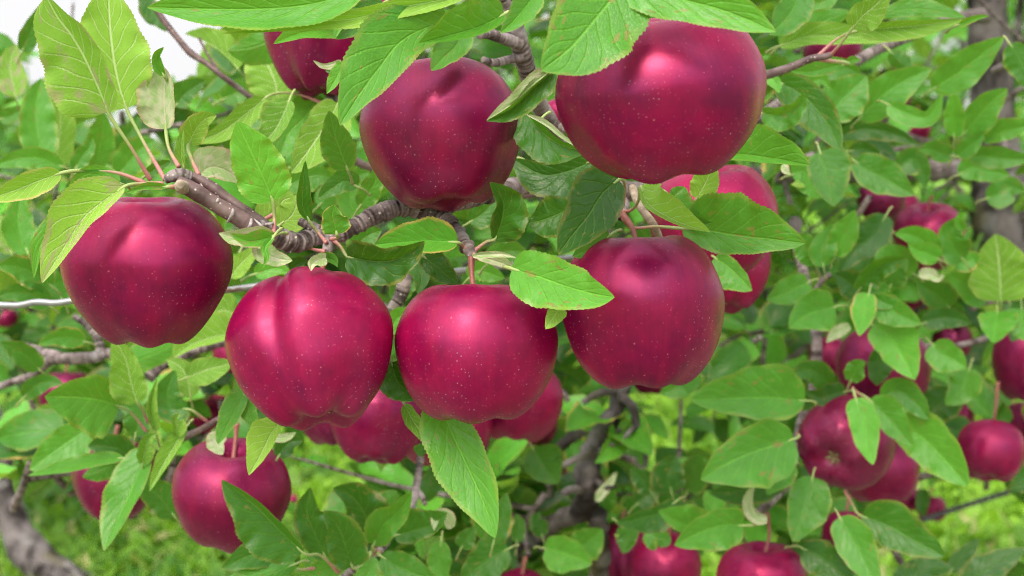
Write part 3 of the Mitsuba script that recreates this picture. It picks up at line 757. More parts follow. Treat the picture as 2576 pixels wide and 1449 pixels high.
limb([(2210, 388, 1.5, 12), (2290, 372, 1.5, 14), (2370, 395, 1.5, 14), (2440, 390, 1.5, 18), (2500, 350, 1.9, 24)], 'twig', sides=10)
limb([(1780, 890, 1.5, 10), (1850, 850, 1.5, 13), (1930, 830, 1.5, 15), (2000, 800, 1.5, 18)], 'twig', sides=10)
limb([(1925, 850, 1.5, 14), (1920, 920, 1.5, 12), (1930, 960, 1.5, 10)], 'twig', sides=10)

# ------------------------------------------------------------------ traced leaves: midrib base -> tip, widths either side (left, right of the way it runs), depth at base and tip
PALE, BRONZE, SCORCH = 1, 2, 3
LV = []


def lf(pts, wl, wr, db, dt, pet=None, **kw):
    LV.append((pts, wl, wr, db, dt, pet, kw))


# upper left group
lf([(272, 282), (253, 233), (230, 180), (207, 133), (180, 88), (145, 42), (117, -8)], 116, 60, .61, .585, pb=.36, pt=.62, s=0, tone=.75, kind=2, al=18, ar=42, cr=40, pet=[(330, 372, .618), (378, 452, .628)])
lf([(318, 272), (301, 220), (286, 150), (277, 70), (272, -30)], 90, 88, .64, .63, pb=.36, pt=.6, s=0, tone=.8, al=20, ar=20, pet=[(352, 340, .64), (415, 452, .63)])
lf([(417, 325), (414, 280), (413, 235), (412, 190), (400, 160)], 74, 26, .645, .64, s=0, kind=1, tone=.6, al=10, ar=60, cl=25, pet=[(424, 370, .642), (450, 420, .635)], label='pale curled leaf')
lf([(412, 190), (398, 165), (395, 140), (412, 118)], 14, 12, .636, .63, s=1, tone=.6, al=50, ar=30)
lf([(475, 362), (490, 330), (515, 300), (545, 290)], 34, 30, .66, .65, s=0, tone=.7, kind=3, al=35, ar=20, pet=[(482, 400, .65), (500, 440, .64)])
lf([(462, 420), (456, 390), (458, 350), (462, 325)], 17, 8, .645, .64, s=0, tone=.6, al=40, ar=50)
lf([(152, 436), (100, 454), (40, 478), (-40, 505)], 34, 32, .62, .61, s=0, tone=.8, al=30, ar=40, kind=3, pet=[(230, 428, .628), (300, 436, .63), (365, 460, .632)])
lf([(312, 470), (262, 505), (215, 545), (165, 618), (106, 712)], 24, 84, .612, .60, s=0, kind=2, tone=1.0, al=70, ar=22, cr=15, pet=[(360, 462, .62), (410, 462, .625)])
lf([(302, 462), (270, 450), (235, 452), (190, 520), (110, 600), (85, 700)], 14, 38, .63, .625, s=1, tone=.7, al=40, ar=10, wave=.2)
lf([(420, 470), (380, 468), (345, 474), (315, 486)], 9, 10, .612, .605, s=1, tone=.6, kind=2, al=50, ar=50, pet=[(440, 470, .615)])
lf([(500, 440), (530, 420), (570, 430), (605, 460)], 55, 30, .70, .71, s=0, kind=1, tone=.5, al=20, ar=30)
lf([(370, 440), (390, 425), (415, 412), (430, 405)], 16, 14, .68, .68, s=1, tone=.45)
# leaf above the branch
lf([(686, 505), (672, 470), (655, 432), (628, 375), (596, 306)], 68, 70, .628, .61, s=1, tone=1.0, al=8, ar=8, pet=[(690, 550, .632), (688, 588, .628)])
lf([(645, 560), (690, 530), (720, 500), (745, 500)], 40, 40, .70, .70, s=0, tone=.75, al=10, ar=10, pet=[(690, 540, .69)])
lf([(778, 556), (762, 520), (762, 470), (768, 404)], 14, 26, .652, .645, s=1, tone=.35, al=50, ar=30, cr=30, pet=[(800, 585, .655), (822, 612, .652)])
lf([(705, 565), (735, 540), (745, 515), (742, 490)], 44, 40, .69, .69, s=0, tone=.9, al=10, ar=10, pet=[(740, 600, .665), (790, 628, .655), (818, 632, .652)])
lf([(847, 588), (842, 565), (836, 540), (842, 515)], 34, 40, .638, .632, s=1, tone=.6, kind=3, al=20, ar=20, pet=[(850, 598, .645), (832, 602, .65)])
lf([(688, 592), (655, 588), (622, 590), (585, 592), (550, 586)], 36, 24, .622, .612, s=0, kind=1, tone=.6, al=20, ar=40, cr=30, label='pale curled leaf')
lf([(690, 592), (655, 604), (620, 606), (578, 588)], 16, 26, .615, .605, s=1, tone=.75, kind=2, al=40, ar=35)
lf([(676, 612), (660, 630), (690, 648), (736, 656)], 28, 26, .625, .615, s=0, kind=1, tone=.9, al=20, ar=20, label='pale curled leaf')
lf([(688, 596), (668, 622), (672, 650), (662, 672)], 8, 12, .612, .605, s=1, tone=.7, al=50, ar=30)
lf([(820, 648), (800, 655), (785, 665), (782, 682)], 18, 16, .625, .615, s=0, kind=1, tone=.9, al=30, ar=40, label='pale dry curled leaf scrap')
lf([(815, 650), (838, 655), (850, 672)], 16, 14, .63, .62, s=1, tone=.35, al=40, ar=40)
lf([(730, 680), (755, 662), (778, 658)], 20, 10, .66, .66, s=1, tone=.15)
lf([(874, 645), (925, 655), (985, 655), (1030, 635), (1068, 606)], 34, 62, .650, .625, s=1, tone=.18, al=62, ar=18, wave=.16, cl=-30, pet=[(858, 622, .652), (838, 604, .655)])
lf([(1152, 610), (1080, 606), (1010, 610), (944, 616)], 30, 58, .655, .655, s=1, tone=.85, kind=3, al=60, ar=24, pet=[(1168, 622, .66), (1180, 636, .66)])
lf([(1066, 645), (1090, 665), (1120, 690), (1152, 712)], 38, 30, .685, .675, s=1, tone=.12, al=20, ar=20)
lf([(1245, 602), (1262, 555), (1266, 510), (1232, 458)], 26, 62, .66, .64, s=1, tone=.28, al=30, ar=24, wave=.22, pet=[(1225, 608, .66), (1192, 632, .66)])
lf([(1200, 645), (1240, 655), (1280, 670), (1305, 690)], 18, 12, .645, .63, s=0, kind=1, tone=.3, al=40, ar=30, pet=[(1192, 640, .655)])
lf([(1190, 644), (1225, 640), (1265, 640), (1300, 648)], 8, 10, .64, .62, s=0, kind=1, tone=.35, al=40, ar=40)
# right of centre
lf([(1556, 452), (1520, 482), (1478, 545), (1437, 595), (1404, 640)], 66, 74, .640, .60, s=1, tone=.2, al=12, ar=24, wave=.06, pb=.36, pt=.7, pet=[(1572, 478, .66), (1566, 520, .665)])
lf([(1288, 676), (1350, 694), (1430, 722), (1495, 740), (1546, 748)], 66, 72, .615, .575, s=1, tone=.92, al=14, ar=20, kind=0, pet=[(1260, 668, .64), (1200, 648, .656)])
lf([(1412, 770), (1395, 795), (1372, 828)], 24, 22, .607, .60, s=0, tone=.85)
lf([(1440, 520), (1400, 540), (1360, 555), (1328, 562)], 62, 50, .66, .66, s=1, tone=.35, al=20, ar=10, wave=.2)
lf([(1535, 592), (1510, 610), (1475, 630), (1440, 645)], 30, 32, .635, .63, s=1, tone=.6)
lf([(1612, 470), (1630, 512), (1680, 546), (1730, 568), (1787, 584)], 60, 10, .645, .60, s=0, tone=.95, al=28, ar=60, pet=[(1606, 505, .65), (1585, 530, .66), (1568, 532, .665)])
lf([(1690, 500), (1720, 535), (1755, 565), (1790, 560)], 40, 16, .67, .65, s=1, tone=.55, al=20, ar=40)
lf([(1716, 575), (1780, 580), (1850, 592), (1940, 602), (2026, 612)], 102, 50, .66, .64, s=1, tone=.5, al=16, ar=22, pet=[(1650, 570, .665), (1585, 570, .662), (1566, 548, .66)])
lf([(1752, 500), (1770, 470), (1785, 435), (1792, 402)], 36, 34, .70, .69, s=0, tone=.85)
lf([(1690, 500), (1705, 485), (1722, 470)], 18, 18, .70, .70, s=1, tone=.4)
lf([(1735, 510), (1725, 490), (1722, 470)], 10, 10, .69, .69, s=1, tone=.5)
lf([(1798, 648), (1830, 670), (1862, 700), (1892, 732)], 26, 56, .80, .78, s=1, tone=.55, al=20, ar=14)
lf([(1470, 655), (1490, 640), (1520, 610), (1534, 585)], 14, 12, .68, .66, s=0, kind=1, tone=.4)
lf([(1360, 300), (1330, 330), (1300, 370), (1290, 410)], 10, 10, .69, .68, s=1, tone=.1)
lf([(1325, 285), (1352, 320), (1400, 358), (1474, 384)], 16, 70, .655, .63, s=1, tone=.28, al=66, ar=16, pet=None)
lf([(1330, 290), (1370, 310), (1415, 345), (1472, 382)], 9, 5, .645, .625, s=0, kind=1, tone=.9, al=40, ar=40)
lf([(1500, 400), (1430, 430), (1370, 440), (1290, 400)], 70, 40, .73, .74, s=1, tone=.1)
lf([(1330, 410), (1360, 430), (1390, 480), (1400, 540)], 60, 40, .75, .74, s=1, tone=.05)
lf([(1392, 178), (1345, 218), (1290, 270), (1223, 304)], 42, 24, .575, .56, s=1, tone=.3, al=24, ar=66, cr=20, pet=None)
lf([(1388, 174), (1345, 208), (1285, 262), (1224, 303)], 3, 26, .568, .553, s=0, kind=1, tone=1.0, al=30, ar=24, cr=20, label='pale underside of the leaf curled between the two top apples')
# over the top apples
lf([(1125, 58), (1085, 66), (1011, 103), (955, 170), (900, 245), (855, 316)], 56, 100, .62, .578, s=1, tone=.55, al=20, ar=12, wave=.06)
lf([(1268, 36), (1210, 66), (1130, 90), (1052, 110)], 30, 74, .605, .575, s=1, tone=.6, al=58, ar=30, cl=30, pet=[(1285, 30, .62)])
lf([(1168, 70), (1150, 110), (1115, 145), (1084, 178)], 34, 52, .635, .61, s=1, tone=.5)
lf([(1350, -20), (1320, 20), (1290, 55), (1258, 84)], 34, 36, .59, .57, s=1, tone=.6, al=40, ar=30)
lf([(1575, -55), (1530, 8), (1485, 63), (1435, 120), (1362, 178)], 122, 118, .525, .505, s=1, tone=.62, al=12, ar=12, wave=.05, kind=0)
lf([(1545, -40), (1690, -8), (1830, 30), (1952, 80)], 75, 58, .525, .50, s=1, tone=.72, al=14, ar=22)
lf([(905, -20), (760, 14), (640, 23), (500, 22), (370, 19)], 62, 78, .60, .575, s=1, tone=.75, al=26, ar=18, cl=30, wave=.08)
lf([(1165, -8), (1020, 16), (880, 48), (760, 56), (560, 84)], 26, 22, .615, .585, s=0, tone=.95, al=30, ar=46, wave=.1, pet=[(1215, 6, .62), (1272, 40, .63)])
lf([(890, 80), (830, 76), (760, 82), (688, 110)], 20, 46, .70, .66, s=1, tone=.85, al=40, ar=24)
lf([(965, 8), (930, 30), (885, 62), (842, 98)], 46, 34, .69, .66, s=1, tone=.35)
lf([(905, 0), (880, 30), (860, 60), (842, 98)], 10, 30, .68, .65, s=1, tone=.7)
lf([(868, 160), (852, 185), (838, 210), (822, 236)], 14, 22, .66, .65, s=1, tone=.8)
lf([(858, 152), (835, 162), (812, 164), (788, 152)], 12, 6, .68, .67, s=0, kind=1, tone=1.0)
lf([(855, 165), (840, 175), (818, 178)], 12, 8, .69, .69, s=1, tone=.15)
# left of the top middle apple
lf([(874, 425), (858, 385), (842, 335), (828, 278)], 46, 40, .74, .72, s=1, tone=.45)
lf([(850, 262), (815, 320), (775, 380), (732, 436)], 62, 50, .80, .78, s=0, tone=.5, al=20, ar=30)
lf([(728, 252), (712, 290), (690, 330), (645, 372)], 22, 52, .80, .79, s=0, tone=.3, al=40, ar=20)
lf([(800, 240), (770, 290), (730, 330), (700, 400)], 70, 50, .86, .84, s=1, tone=.75)
lf([(668, 246), (620, 285), (560, 330), (484, 362)], 32, 26, .82, .79, s=0, tone=.6, al=30, ar=40, pet=[(702, 234, .83), (760, 240, .84), (812, 260, .84)])
lf([(440, 268), (460, 240), (490, 218), (516, 202)], 34, 26, .95, .95, s=1, tone=.25)
lf([(745, 90), (690, 100), (630, 120), (572, 128)], 58, 44, .92, .91, s=1, tone=.6, al=-20, ar=-5)
lf([(700, 250), (690, 200), (660, 140), (640, 110)], 70, 60, .97, .97, s=0, tone=.6)
lf([(600, 175), (570, 140), (520, 105), (465, 85)], 3, 46, .97, .97, s=0, tone=.55)
lf([(640, 250), (680, 200), (720, 170), (760, 140)], 50, 70, 1.0, 1.0, s=0, tone=.5)
lf([(365, -20), (385, 30), (405, 55), (420, 80)], 20, 30, .96, .96, s=1, tone=.2)
lf([(110, 405), (95, 340), (90, 270), (105, 195)], 44, 52, 1.05, 1.05, s=1, tone=.6)
lf([(140, 420), (150, 340), (150, 270), (135, 215)], 40, 40, 1.10, 1.08, s=0, tone=.6)
lf([(55, 130), (70, 95), (90, 50), (108, 8)], 22, 26, .98, .97, s=1, tone=.3)
lf([(40, 245), (30, 200), (25, 160), (40, 110)], 36, 36, 1.05, 1.05, s=0, tone=.5, kind=2)
lf([(0, 190), (10, 150), (15, 120), (-5, 80)], 30, 30, 1.2, 1.2, s=1, tone=.4)
lf([(160, 420), (100, 398), (40, 400), (-20, 420)], 30, 26, 1.0, .98, s=1, tone=.5)
lf([(0, 300), (30, 290), (50, 280), (62, 292)], 20, 20, 1.1, 1.1, s=1, tone=.4)
lf([(190, 425), (205, 395), (225, 370), (232, 348)], 24, 22, 1.0, 1.0, s=1, tone=.4)
lf([(240, 420), (250, 370), (258, 320), (260, 280)], 40, 36, 1.12, 1.1, s=1, tone=.55)
lf([(300, 440), (330, 400), (360, 370), (390, 350)], 44, 40, 1.1, 1.1, s=1, tone=.5)
lf([(280, 420), (300, 380), (330, 330), (350, 290)], 30, 34, 1.2, 1.2, s=1, tone=.3)
lf([(560, 250), (590, 235), (620, 230), (650, 245)], 30, 30, 1.1, 1.1, s=1, tone=.45)
lf([(600, 300), (640, 290), (680, 270), (720, 265)], 36, 36, 1.05, 1.05, s=1, tone=.4)
# behind the branch, left half
lf([(72, 640), (50, 590), (45, 540), (52, 488)], 40, 42, .95, .95, s=1, tone=.6)
lf([(130, 720), (90, 690), (40, 670), (-10, 668)], 40, 36, .98, .96, s=1, tone=.45, kind=3)
lf([(125, 770), (80, 740), (40, 735), (-10, 745)], 32, 30, .98, .96, s=1, tone=.35)
lf([(30, 640), (20, 600), (10, 570), (-10, 540)], 34, 34, 1.1, 1.1, s=0, tone=.4, kind=2)
lf([(160, 760), (140, 720), (120, 700), (60, 690)], 30, 30, 1.0, 1.0, s=1, tone=.4)
lf([(345, 1012), (330, 965), (318, 910), (285, 845)], 52, 34, .90, .88, s=0, tone=.6, al=20, ar=40, pet=[(360, 1035, .91), (372, 1062, .92)])
lf([(318, 918), (360, 900), (410, 880), (462, 852)], 42, 36, .98, .96, s=1, tone=.6, al=-15, ar=-5)
lf([(585, 838), (530, 850), (480, 868), (436, 900)], 16, 72, .94, .92, s=0, tone=.7, al=50, ar=20)
lf([(590, 790), (560, 780), (530, 800), (500, 840)], 40, 46, .98, .97, s=0, tone=.6)
lf([(580, 700), (600, 670), (630, 640), (650, 620)], 26, 24, .85, .85, s=0, tone=.9)
lf([(600, 640), (580, 680), (575, 700)], 20, 20, .86, .86, s=1, tone=.8)
lf([(480, 1000), (470, 950), (450, 920), (420, 905)], 36, 30, .95, .95, s=0, tone=.4)
lf([(640, 690), (670, 680), (700, 675), (730, 690)], 24, 22, .85, .85, s=1, tone=.8)
lf([(760, 430), (750, 400), (735, 380), (715, 370)], 36, 36, .95, .95, s=1, tone=.6)
lf([(720, 470), (760, 450), (800, 440), (840, 450)], 36, 40, .92, .92, s=1, tone=.55)
lf([(900, 560), (880, 500), (890, 450), (930, 430)], 34, 34, .88, .88, s=1, tone=.5)
lf([(800, 520), (830, 490), (860, 480), (900, 480)], 30, 34, .9, .9, s=1, tone=.6, al=-20, ar=0)
lf([(900, 640), (905, 610), (930, 590), (960, 580)], 34, 36, .8, .8, s=1, tone=.4)
lf([(1000, 760), (1010, 720), (1030, 690), (1060, 680)], 30, 34, .86, .86, s=1, tone=.4)
lf([(1180, 560), (1210, 540), (1230, 520), (1240, 480)], 32, 36, .82, .82, s=1, tone=.3)
lf([(1230, 660), (1250, 640), (1290, 630), (1330, 640)], 28, 32, .80, .80, s=1, tone=.6)
lf([(1180, 700), (1200, 680), (1240, 690), (1270, 700)], 26, 28, .82, .82, s=1, tone=.7)
lf([(980, 840), (1000, 800), (1020, 790), (1050, 770)], 24, 24, .78, .78, s=1, tone=.8)
lf([(100, 930), (70, 900), (40, 880), (0, 860)], 30, 30, 1.02, 1.0, s=1, tone=.3)
lf([(215, 860), (180, 850), (140, 850), (95, 868)], 26, 26, 1.02, 1.0, s=1, tone=.6, kind=3)
lf([(60, 1000), (90, 970), (120, 960), (160, 965)], 24, 26, 1.03, 1.02, s=1, tone=.25)
lf([(900, 470), (870, 455), (840, 470), (800, 500)], 28, 30, .78, .77, s=1, tone=.35)
lf([(905, 520), (930, 480), (945, 450), (940, 420)], 26, 30, .80, .79, s=1, tone=.5)
lf([(1010, 640), (1040, 660), (1060, 700), (1050, 740)], 28, 30, .74, .72, s=1, tone=.25)
# lower left cluster
lf([(300, 1022), (250, 1006), (180, 998), (112, 998)], 96, 58, .90, .86, s=1, tone=.55, al=14, ar=24, pet=[(330, 1040, .91), (368, 1085, .92)])
lf([(222, 1078), (180, 1105), (130, 1140), (74, 1182)], 60, 44, .97, .95, s=1, tone=.6, al=16, ar=10)
lf([(326, 1160), (300, 1130), (265, 1122), (220, 1122)], 34, 36, .93, .92, s=1, tone=.12)
lf([(310, 1152), (240, 1160), (160, 1178), (70, 1197)], 14, 24, .90, .87, s=1, tone=.5, al=60, ar=-15)
lf([(305, 1165), (270, 1175), (235, 1190), (207, 1200)], 30, 24, .93, .92, s=1, tone=.4, al=-10, ar=0)
lf([(366, 1126), (352, 1180), (325, 1245), (295, 1310), (262, 1386)], 26, 62, .90, .87, s=1, tone=.55, al=52, ar=-8, wave=.12)
lf([(390, 1085), (378, 1050), (376, 1010), (395, 950)], 14, 22, .885, .87, s=0, tone=.5, al=50, ar=40, cl=70)
lf([(467, 1078), (440, 1120), (405, 1180), (376, 1236)], 30, 28, .88, .86, s=0, tone=.55, al=50, ar=36, cl=60)
lf([(440, 1095), (445, 1070), (440, 1050), (455, 1038)], 20, 22, .875, .87, s=0, tone=.5, al=40, ar=40, cl=60)
lf([(360, 1165), (365, 1130), (372, 1105), (395, 1090)], 18, 24, .89, .88, s=0, tone=.45, al=50, ar=40)
lf([(475, 1030), (430, 1025), (420, 990), (440, 930)], 38, 40, .92, .92, s=1, tone=.3, pet=[(520, 1060, .93)])
lf([(440, 1300), (410, 1260), (380, 1230), (360, 1180)], 40, 46, .97, .96, s=1, tone=.3, al=-5, ar=5)
lf([(470, 950), (520, 930), (560, 920), (585, 910)], 34, 36, .93, .92, s=0, tone=.4)
lf([(620, 985), (600, 1015), (575, 1065), (548, 1118)], 20, 36, .70, .68, s=1, tone=.55, al=30, ar=-10, pet=[(640, 960, .72)])
lf([(702, 1062), (680, 1095), (655, 1145), (626, 1196)], 18, 52, .685, .665, s=0, tone=.95, al=30, ar=20)
lf([(620, 1002), (630, 1050), (650, 1080)], 22, 20, .70, .69, s=1, tone=.6)
lf([(548, 1085), (545, 1115), (560, 1145)], 24, 26, .80, .795, s=0, kind=1, tone=.45)
lf([(762, 1390), (715, 1345), (640, 1270), (558, 1206)], 88, 16, .78, .765, s=1, tone=.35, al=14, ar=55, pet=[(800, 1395, .80), (850, 1440, .84)])
lf([(745, 1430), (690, 1385), (620, 1400), (556, 1432)], 46, 40, .82, .80, s=1, tone=.3, pet=[(790, 1430, .83)])
lf([(745, 1418), (690, 1440), (630, 1455), (560, 1462)], 30, 36, .81, .80, s=1, tone=.5, al=-15, ar=-15)
lf([(700, 1150), (715, 1125), (735, 1110), (760, 1110)], 24, 26, .84, .84, s=1, tone=.12)
lf([(680, 1095), (700, 1102), (725, 1098), (745, 1088)], 12, 12, .83, .83, s=0, kind=1, tone=.4)
lf([(340, 1100), (345, 1060), (330, 1030), (300, 1020)], 34, 34, .96, .96, s=1, tone=.25)
# below the middle
lf([(1098, 1000), (1117, 1043), (1141, 1099), (1180, 1182), (1217, 1266), (1246, 1354)], 62, 84, .672, .655, s=1, tone=.72, al=24, ar=12, wave=.06, pet=[(1085, 985, .68)])
lf([(985, 912), (1000, 960), (1025, 985), (1052, 1004)], 40, 48, .665, .655, s=1, tone=.2, al=30, ar=16)
lf([(1018, 1018), (1040, 1060), (1070, 1100), (1098, 1138)], 20, 20, .68, .665, s=0, kind=0, tone=.4, al=40, ar=30)
lf([(1046, 1140), (1060, 1130), (1080, 1130)], 16, 20, .70, .70, s=1, tone=.3)
lf([(820, 1405), (795, 1350), (772, 1290), (780, 1225)], 40, 46, .86, .85, s=1, tone=.25, wave=.2, pet=[(860, 1440, .88)])
lf([(886, 1425), (868, 1370), (850, 1325), (815, 1285)], 48, 56, .84, .82, s=1, tone=.35, al=26, ar=26, wave=.16, pet=[(930, 1400, .87), (955, 1388, .91)])
lf([(940, 1345), (915, 1290), (885, 1250), (838, 1228)], 42, 60, .89, .87, s=1, tone=.2, wave=.2, pet=[(950, 1375, .90)])
lf([(940, 1370), (965, 1320), (1000, 1290), (1036, 1236)], 40, 38, .87, .85, s=1, tone=.5, al=30, ar=30, pet=[(948, 1385, .90)])
lf([(992, 1348), (1040, 1335), (1085, 1320), (1126, 1290)], 58, 30, .88, .87, s=1, tone=.35, al=14, ar=20, pet=[(970, 1370, .90)])
lf([(1135, 1330), (1120, 1300), (1100, 1300), (1092, 1335)], 14, 20, .88, .87, s=0, kind=1, tone=.5)
lf([(960, 1400), (1000, 1425), (1050, 1445), (1110, 1470)], 40, 40, .87, .85, s=1, tone=.45, pet=[(955, 1388, .90)])
lf([(930, 1400), (930, 1430), (915, 1460), (890, 1490)], 26, 30, .87, .86, s=1, tone=.65, pet=[(950, 1388, .90)])
lf([(870, 1415), (830, 1430), (790, 1440), (750, 1440)], 28, 30, .88, .87, s=1, tone=.7)
lf([(950, 1310), (960, 1280), (975, 1255), (1000, 1235)], 30, 36, .96, .96, s=1, tone=.45, al=-10, ar=-10)
lf([(1060, 1260), (1080, 1220), (1090, 1180), (1085, 1160)], 26, 30, 1.05, 1.05, s=1, tone=.3, al=-20, ar=-10)
lf([(1240, 1370), (1250, 1330), (1262, 1290), (1275, 1240)], 32, 32, .95, .95, s=1, tone=.25)
lf([(1160, 1380), (1170, 1360), (1180, 1345), (1195, 1325)], 24, 26, 1.0, 1.0, s=1, tone=.35)
lf([(1280, 1380), (1240, 1400), (1200, 1430), (1160, 1460)], 50, 50, 1.0, 1.0, s=1, tone=.3)
lf([(1110, 1360), (1105, 1400), (1110, 1440), (1130, 1470)], 30, 30, .98, .98, s=1, tone=.55)
lf([(1340, 1128), (1352, 1150), (1375, 1185), (1405, 1216)], 60, 42, 1.10, 1.10, s=1, tone=.35, pet=[(1325, 1100, 1.1)])
lf([(1370, 1380), (1410, 1390), (1455, 1405), (1490, 1420)], 44, 50, 1.12, 1.10, s=1, tone=.65, al=24, ar=24)
lf([(1450, 1385), (1470, 1370), (1495, 1350), (1515, 1330)], 40, 46, 1.16, 1.15, s=1, tone=.5)
lf([(1300, 1365), (1302, 1340), (1305, 1315), (1298, 1292)], 18, 20, 1.2, 1.2, s=1, tone=.3)
lf([(1365, 1350), (1358, 1325), (1350, 1305), (1358, 1288)], 24, 22, 1.2, 1.2, s=1, tone=.15)
lf([(1870, 1322), (1830, 1320), (1760, 1340), (1696, 1372)], 62, 44, .98, .95, s=1, tone=.6, al=14, ar=30, pet=[(1905, 1318, 1.02)])
lf([(1785, 1350), (1750, 1330), (1700, 1310), (1656, 1284)], 24, 54, .99, .98, s=1, tone=.5, al=20, ar=12)
lf([(1700, 1262), (1660, 1290), (1610, 1305), (1548, 1315)], 44, 22, 1.04, 1.02, s=1, tone=.1)
lf([(1560, 1320), (1580, 1340), (1575, 1370), (1567, 1393)], 26, 34, 1.08, 1.08, s=1, tone=.25, al=-10, ar=-10)
lf([(1625, 1335), (1650, 1350), (1670, 1360), (1660, 1378)], 26, 34, 1.07, 1.06, s=1, tone=.5)
lf([(1998, 1104), (1930, 1125), (1850, 1155), (1762, 1206)], 96, 66, .99, .96, s=1, tone=.6, al=12, ar=20, pet=[(2005, 1090, 1.03)])
lf([(2026, 1008), (1930, 1000), (1830, 1002), (1734, 1005)], 56, 82, 1.0, .97, s=1, tone=.55, al=20, ar=14)
lf([(1985, 1175), (1930, 1210), (1860, 1235), (1782, 1240)], 46, 40, 1.04, 1.02, s=1, tone=.12)
lf([(1930, 1302), (1905, 1298), (1888, 1275), (1890, 1240), (1900, 1218)], 22, 10, 1.0, .98, s=0, kind=1, tone=.2, al=30, ar=40, label='pale dry leaf curled like a hook')
lf([(1500, 1262), (1515, 1240), (1535, 1215), (1552, 1186)], 14, 12, 1.25, 1.25, s=0, kind=1, tone=.1)
lf([(1640, 1240), (1620, 1210), (1600, 1190), (1590, 1175)], 30, 30, 1.2, 1.2, s=1, tone=.12)
lf([(1690, 1240), (1680, 1200), (1690, 1170), (1700, 1145)], 44, 44, 1.2, 1.2, s=1, tone=.2)
lf([(1730, 1235), (1745, 1200), (1750, 1170), (1765, 1140)], 40, 40, 1.22, 1.2, s=1, tone=.25)
lf([(1560, 1130), (1570, 1115), (1590, 1105), (1620, 1110)], 34, 34, 1.4, 1.4, s=1, tone=.45)
lf([(1600, 1270), (1620, 1250), (1640, 1230), (1650, 1200)], 30, 30, 1.25, 1.25, s=1, tone=.15)
lf([(1520, 1290), (1525, 1260), (1530, 1240), (1520, 1215)], 24, 26, 1.3, 1.3, s=1, tone=.5)
lf([(1760, 940), (1720, 960), (1690, 980), (1660, 990)], 36, 36, 1.3, 1.3, s=1, tone=.7)
# right: around the apple with its eye
lf([(2152, 1000), (2168, 1050), (2180, 1110), (2196, 1170)], 40, 36, .99, .97, s=1, tone=.85, al=14, ar=26, pet=[(2145, 975, 1.02)])
lf([(2186, 1005), (2225, 1040), (2260, 1080), (2296, 1122)], 44, 34, 1.0, .99, s=1, tone=.6, al=20, ar=14, pet=[(2150, 985, 1.02)])
lf([(2215, 1000), (2260, 985), (2300, 1010), (2338, 1056)], 36, 40, 1.03, 1.02, s=1, tone=.4, al=20, ar=20)
lf([(2262, 1062), (2320, 1100), (2380, 1160), (2436, 1224)], 64, 60, 1.04, 1.0, s=1, tone=.7, al=30, ar=10, pet=[(2200, 1010, 1.03)])
lf([(2044, 1200), (2032, 1250), (2012, 1310), (1995, 1364)], 62, 46, 1.02, 1.0, s=1, tone=.45, al=14, ar=24)
lf([(2166, 1298), (2230, 1320), (2300, 1360), (2376, 1400)], 62, 52, 1.02, 1.0, s=1, tone=.35, al=24, ar=10, pet=[(2145, 1270, 1.04), (2125, 1235, 1.06)])
lf([(2112, 1300), (2140, 1350), (2175, 1410), (2210, 1480)], 50, 48, 1.0, .98, s=1, tone=.6, al=20, ar=14)
lf([(2002, 1375), (2040, 1375), (2092, 1362)], 18, 26, 1.03, 1.02, s=1, tone=.1)
lf([(2020, 1380), (2060, 1400), (2100, 1430), (2150, 1480)], 46, 50, 1.02, 1.0, s=1, tone=.2)
lf([(2390, 975), (2380, 1000), (2350, 1030), (2315, 1060)], 50, 50, 1.15, 1.15, s=1, tone=.12)
lf([(2440, 925), (2430, 960), (2410, 990), (2378, 1018)], 40, 40, 1.12, 1.12, s=1, tone=.6)
lf([(2250, 1480), (2300, 1450), (2340, 1430), (2395, 1430)], 40, 40, 1.2, 1.2, s=1, tone=.2, al=-20, ar=-10)
lf([(2420, 1500), (2460, 1450), (2500, 1420), (2580, 1380)], 40, 44, 1.2, 1.2, s=1, tone=.12, al=-15, ar=0)
lf([(2390, 1440), (2410, 1410), (2440, 1380), (2462, 1352)], 20, 22, 1.25, 1.25, s=1, tone=.2, al=-15, ar=0)
lf([(2480, 1480), (2500, 1450), (2540, 1440), (2600, 1430)], 50, 30, 1.25, 1.2, s=1, tone=.15)
lf([(2318, 1228), (2322, 1255), (2320, 1280), (2325, 1300)], 18, 18, 1.5, 1.5, s=1, tone=.1)
lf([(1988, 1160), (1970, 1190), (1950, 1215), (1930, 1245)], 34, 32, 1.02, 1.0, s=1, tone=.5)
lf([(2128, 985), (2100, 990), (2070, 1000), (2026, 985)], 26, 30, 1.08, 1.07, s=1, tone=.12)
lf([(1985, 960), (2000, 985), (2020, 1010), (2050, 1020)], 30, 34, 1.1, 1.1, s=1, tone=.3)
# right: middle
lf([(2052, 668), (2040, 640), (2015, 610), (1988, 592)], 36, 34, 1.04, 1.04, s=1, tone=.6)
lf([(2072, 672), (2066, 640), (2078, 600), (2100, 562)], 30, 36, 1.03, 1.03, s=1, tone=.6)
lf([(2100, 645), (2115, 610), (2135, 570), (2152, 528)], 36, 34, 1.03, 1.02, s=1, tone=.75)
lf([(2230, 540), (2200, 590), (2150, 630), (2110, 690)], 40, 46, 1.10, 1.10, s=1, tone=.15)
lf([(2230, 600), (2195, 640), (2175, 680), (2160, 720)], 48, 52, 1.12, 1.12, s=1, tone=.3, al=-15, ar=-15)
lf([(2034, 710), (2000, 725), (1965, 740), (1928, 755)], 40, 36, 1.02, 1.0, s=1, tone=.55)
lf([(2100, 772), (2065, 780), (2025, 795), (1984, 826)], 54, 52, 1.0, .98, s=1, tone=.5, al=20, ar=20)
lf([(2165, 745), (2140, 715), (2120, 700), (2098, 690)], 34, 36, 1.05, 1.05, s=1, tone=.12)
lf([(2162, 728), (2190, 690), (2225, 665), (2285, 650)], 22, 36, 1.02, 1.0, s=1, tone=.3, al=60, ar=20, wave=.3)
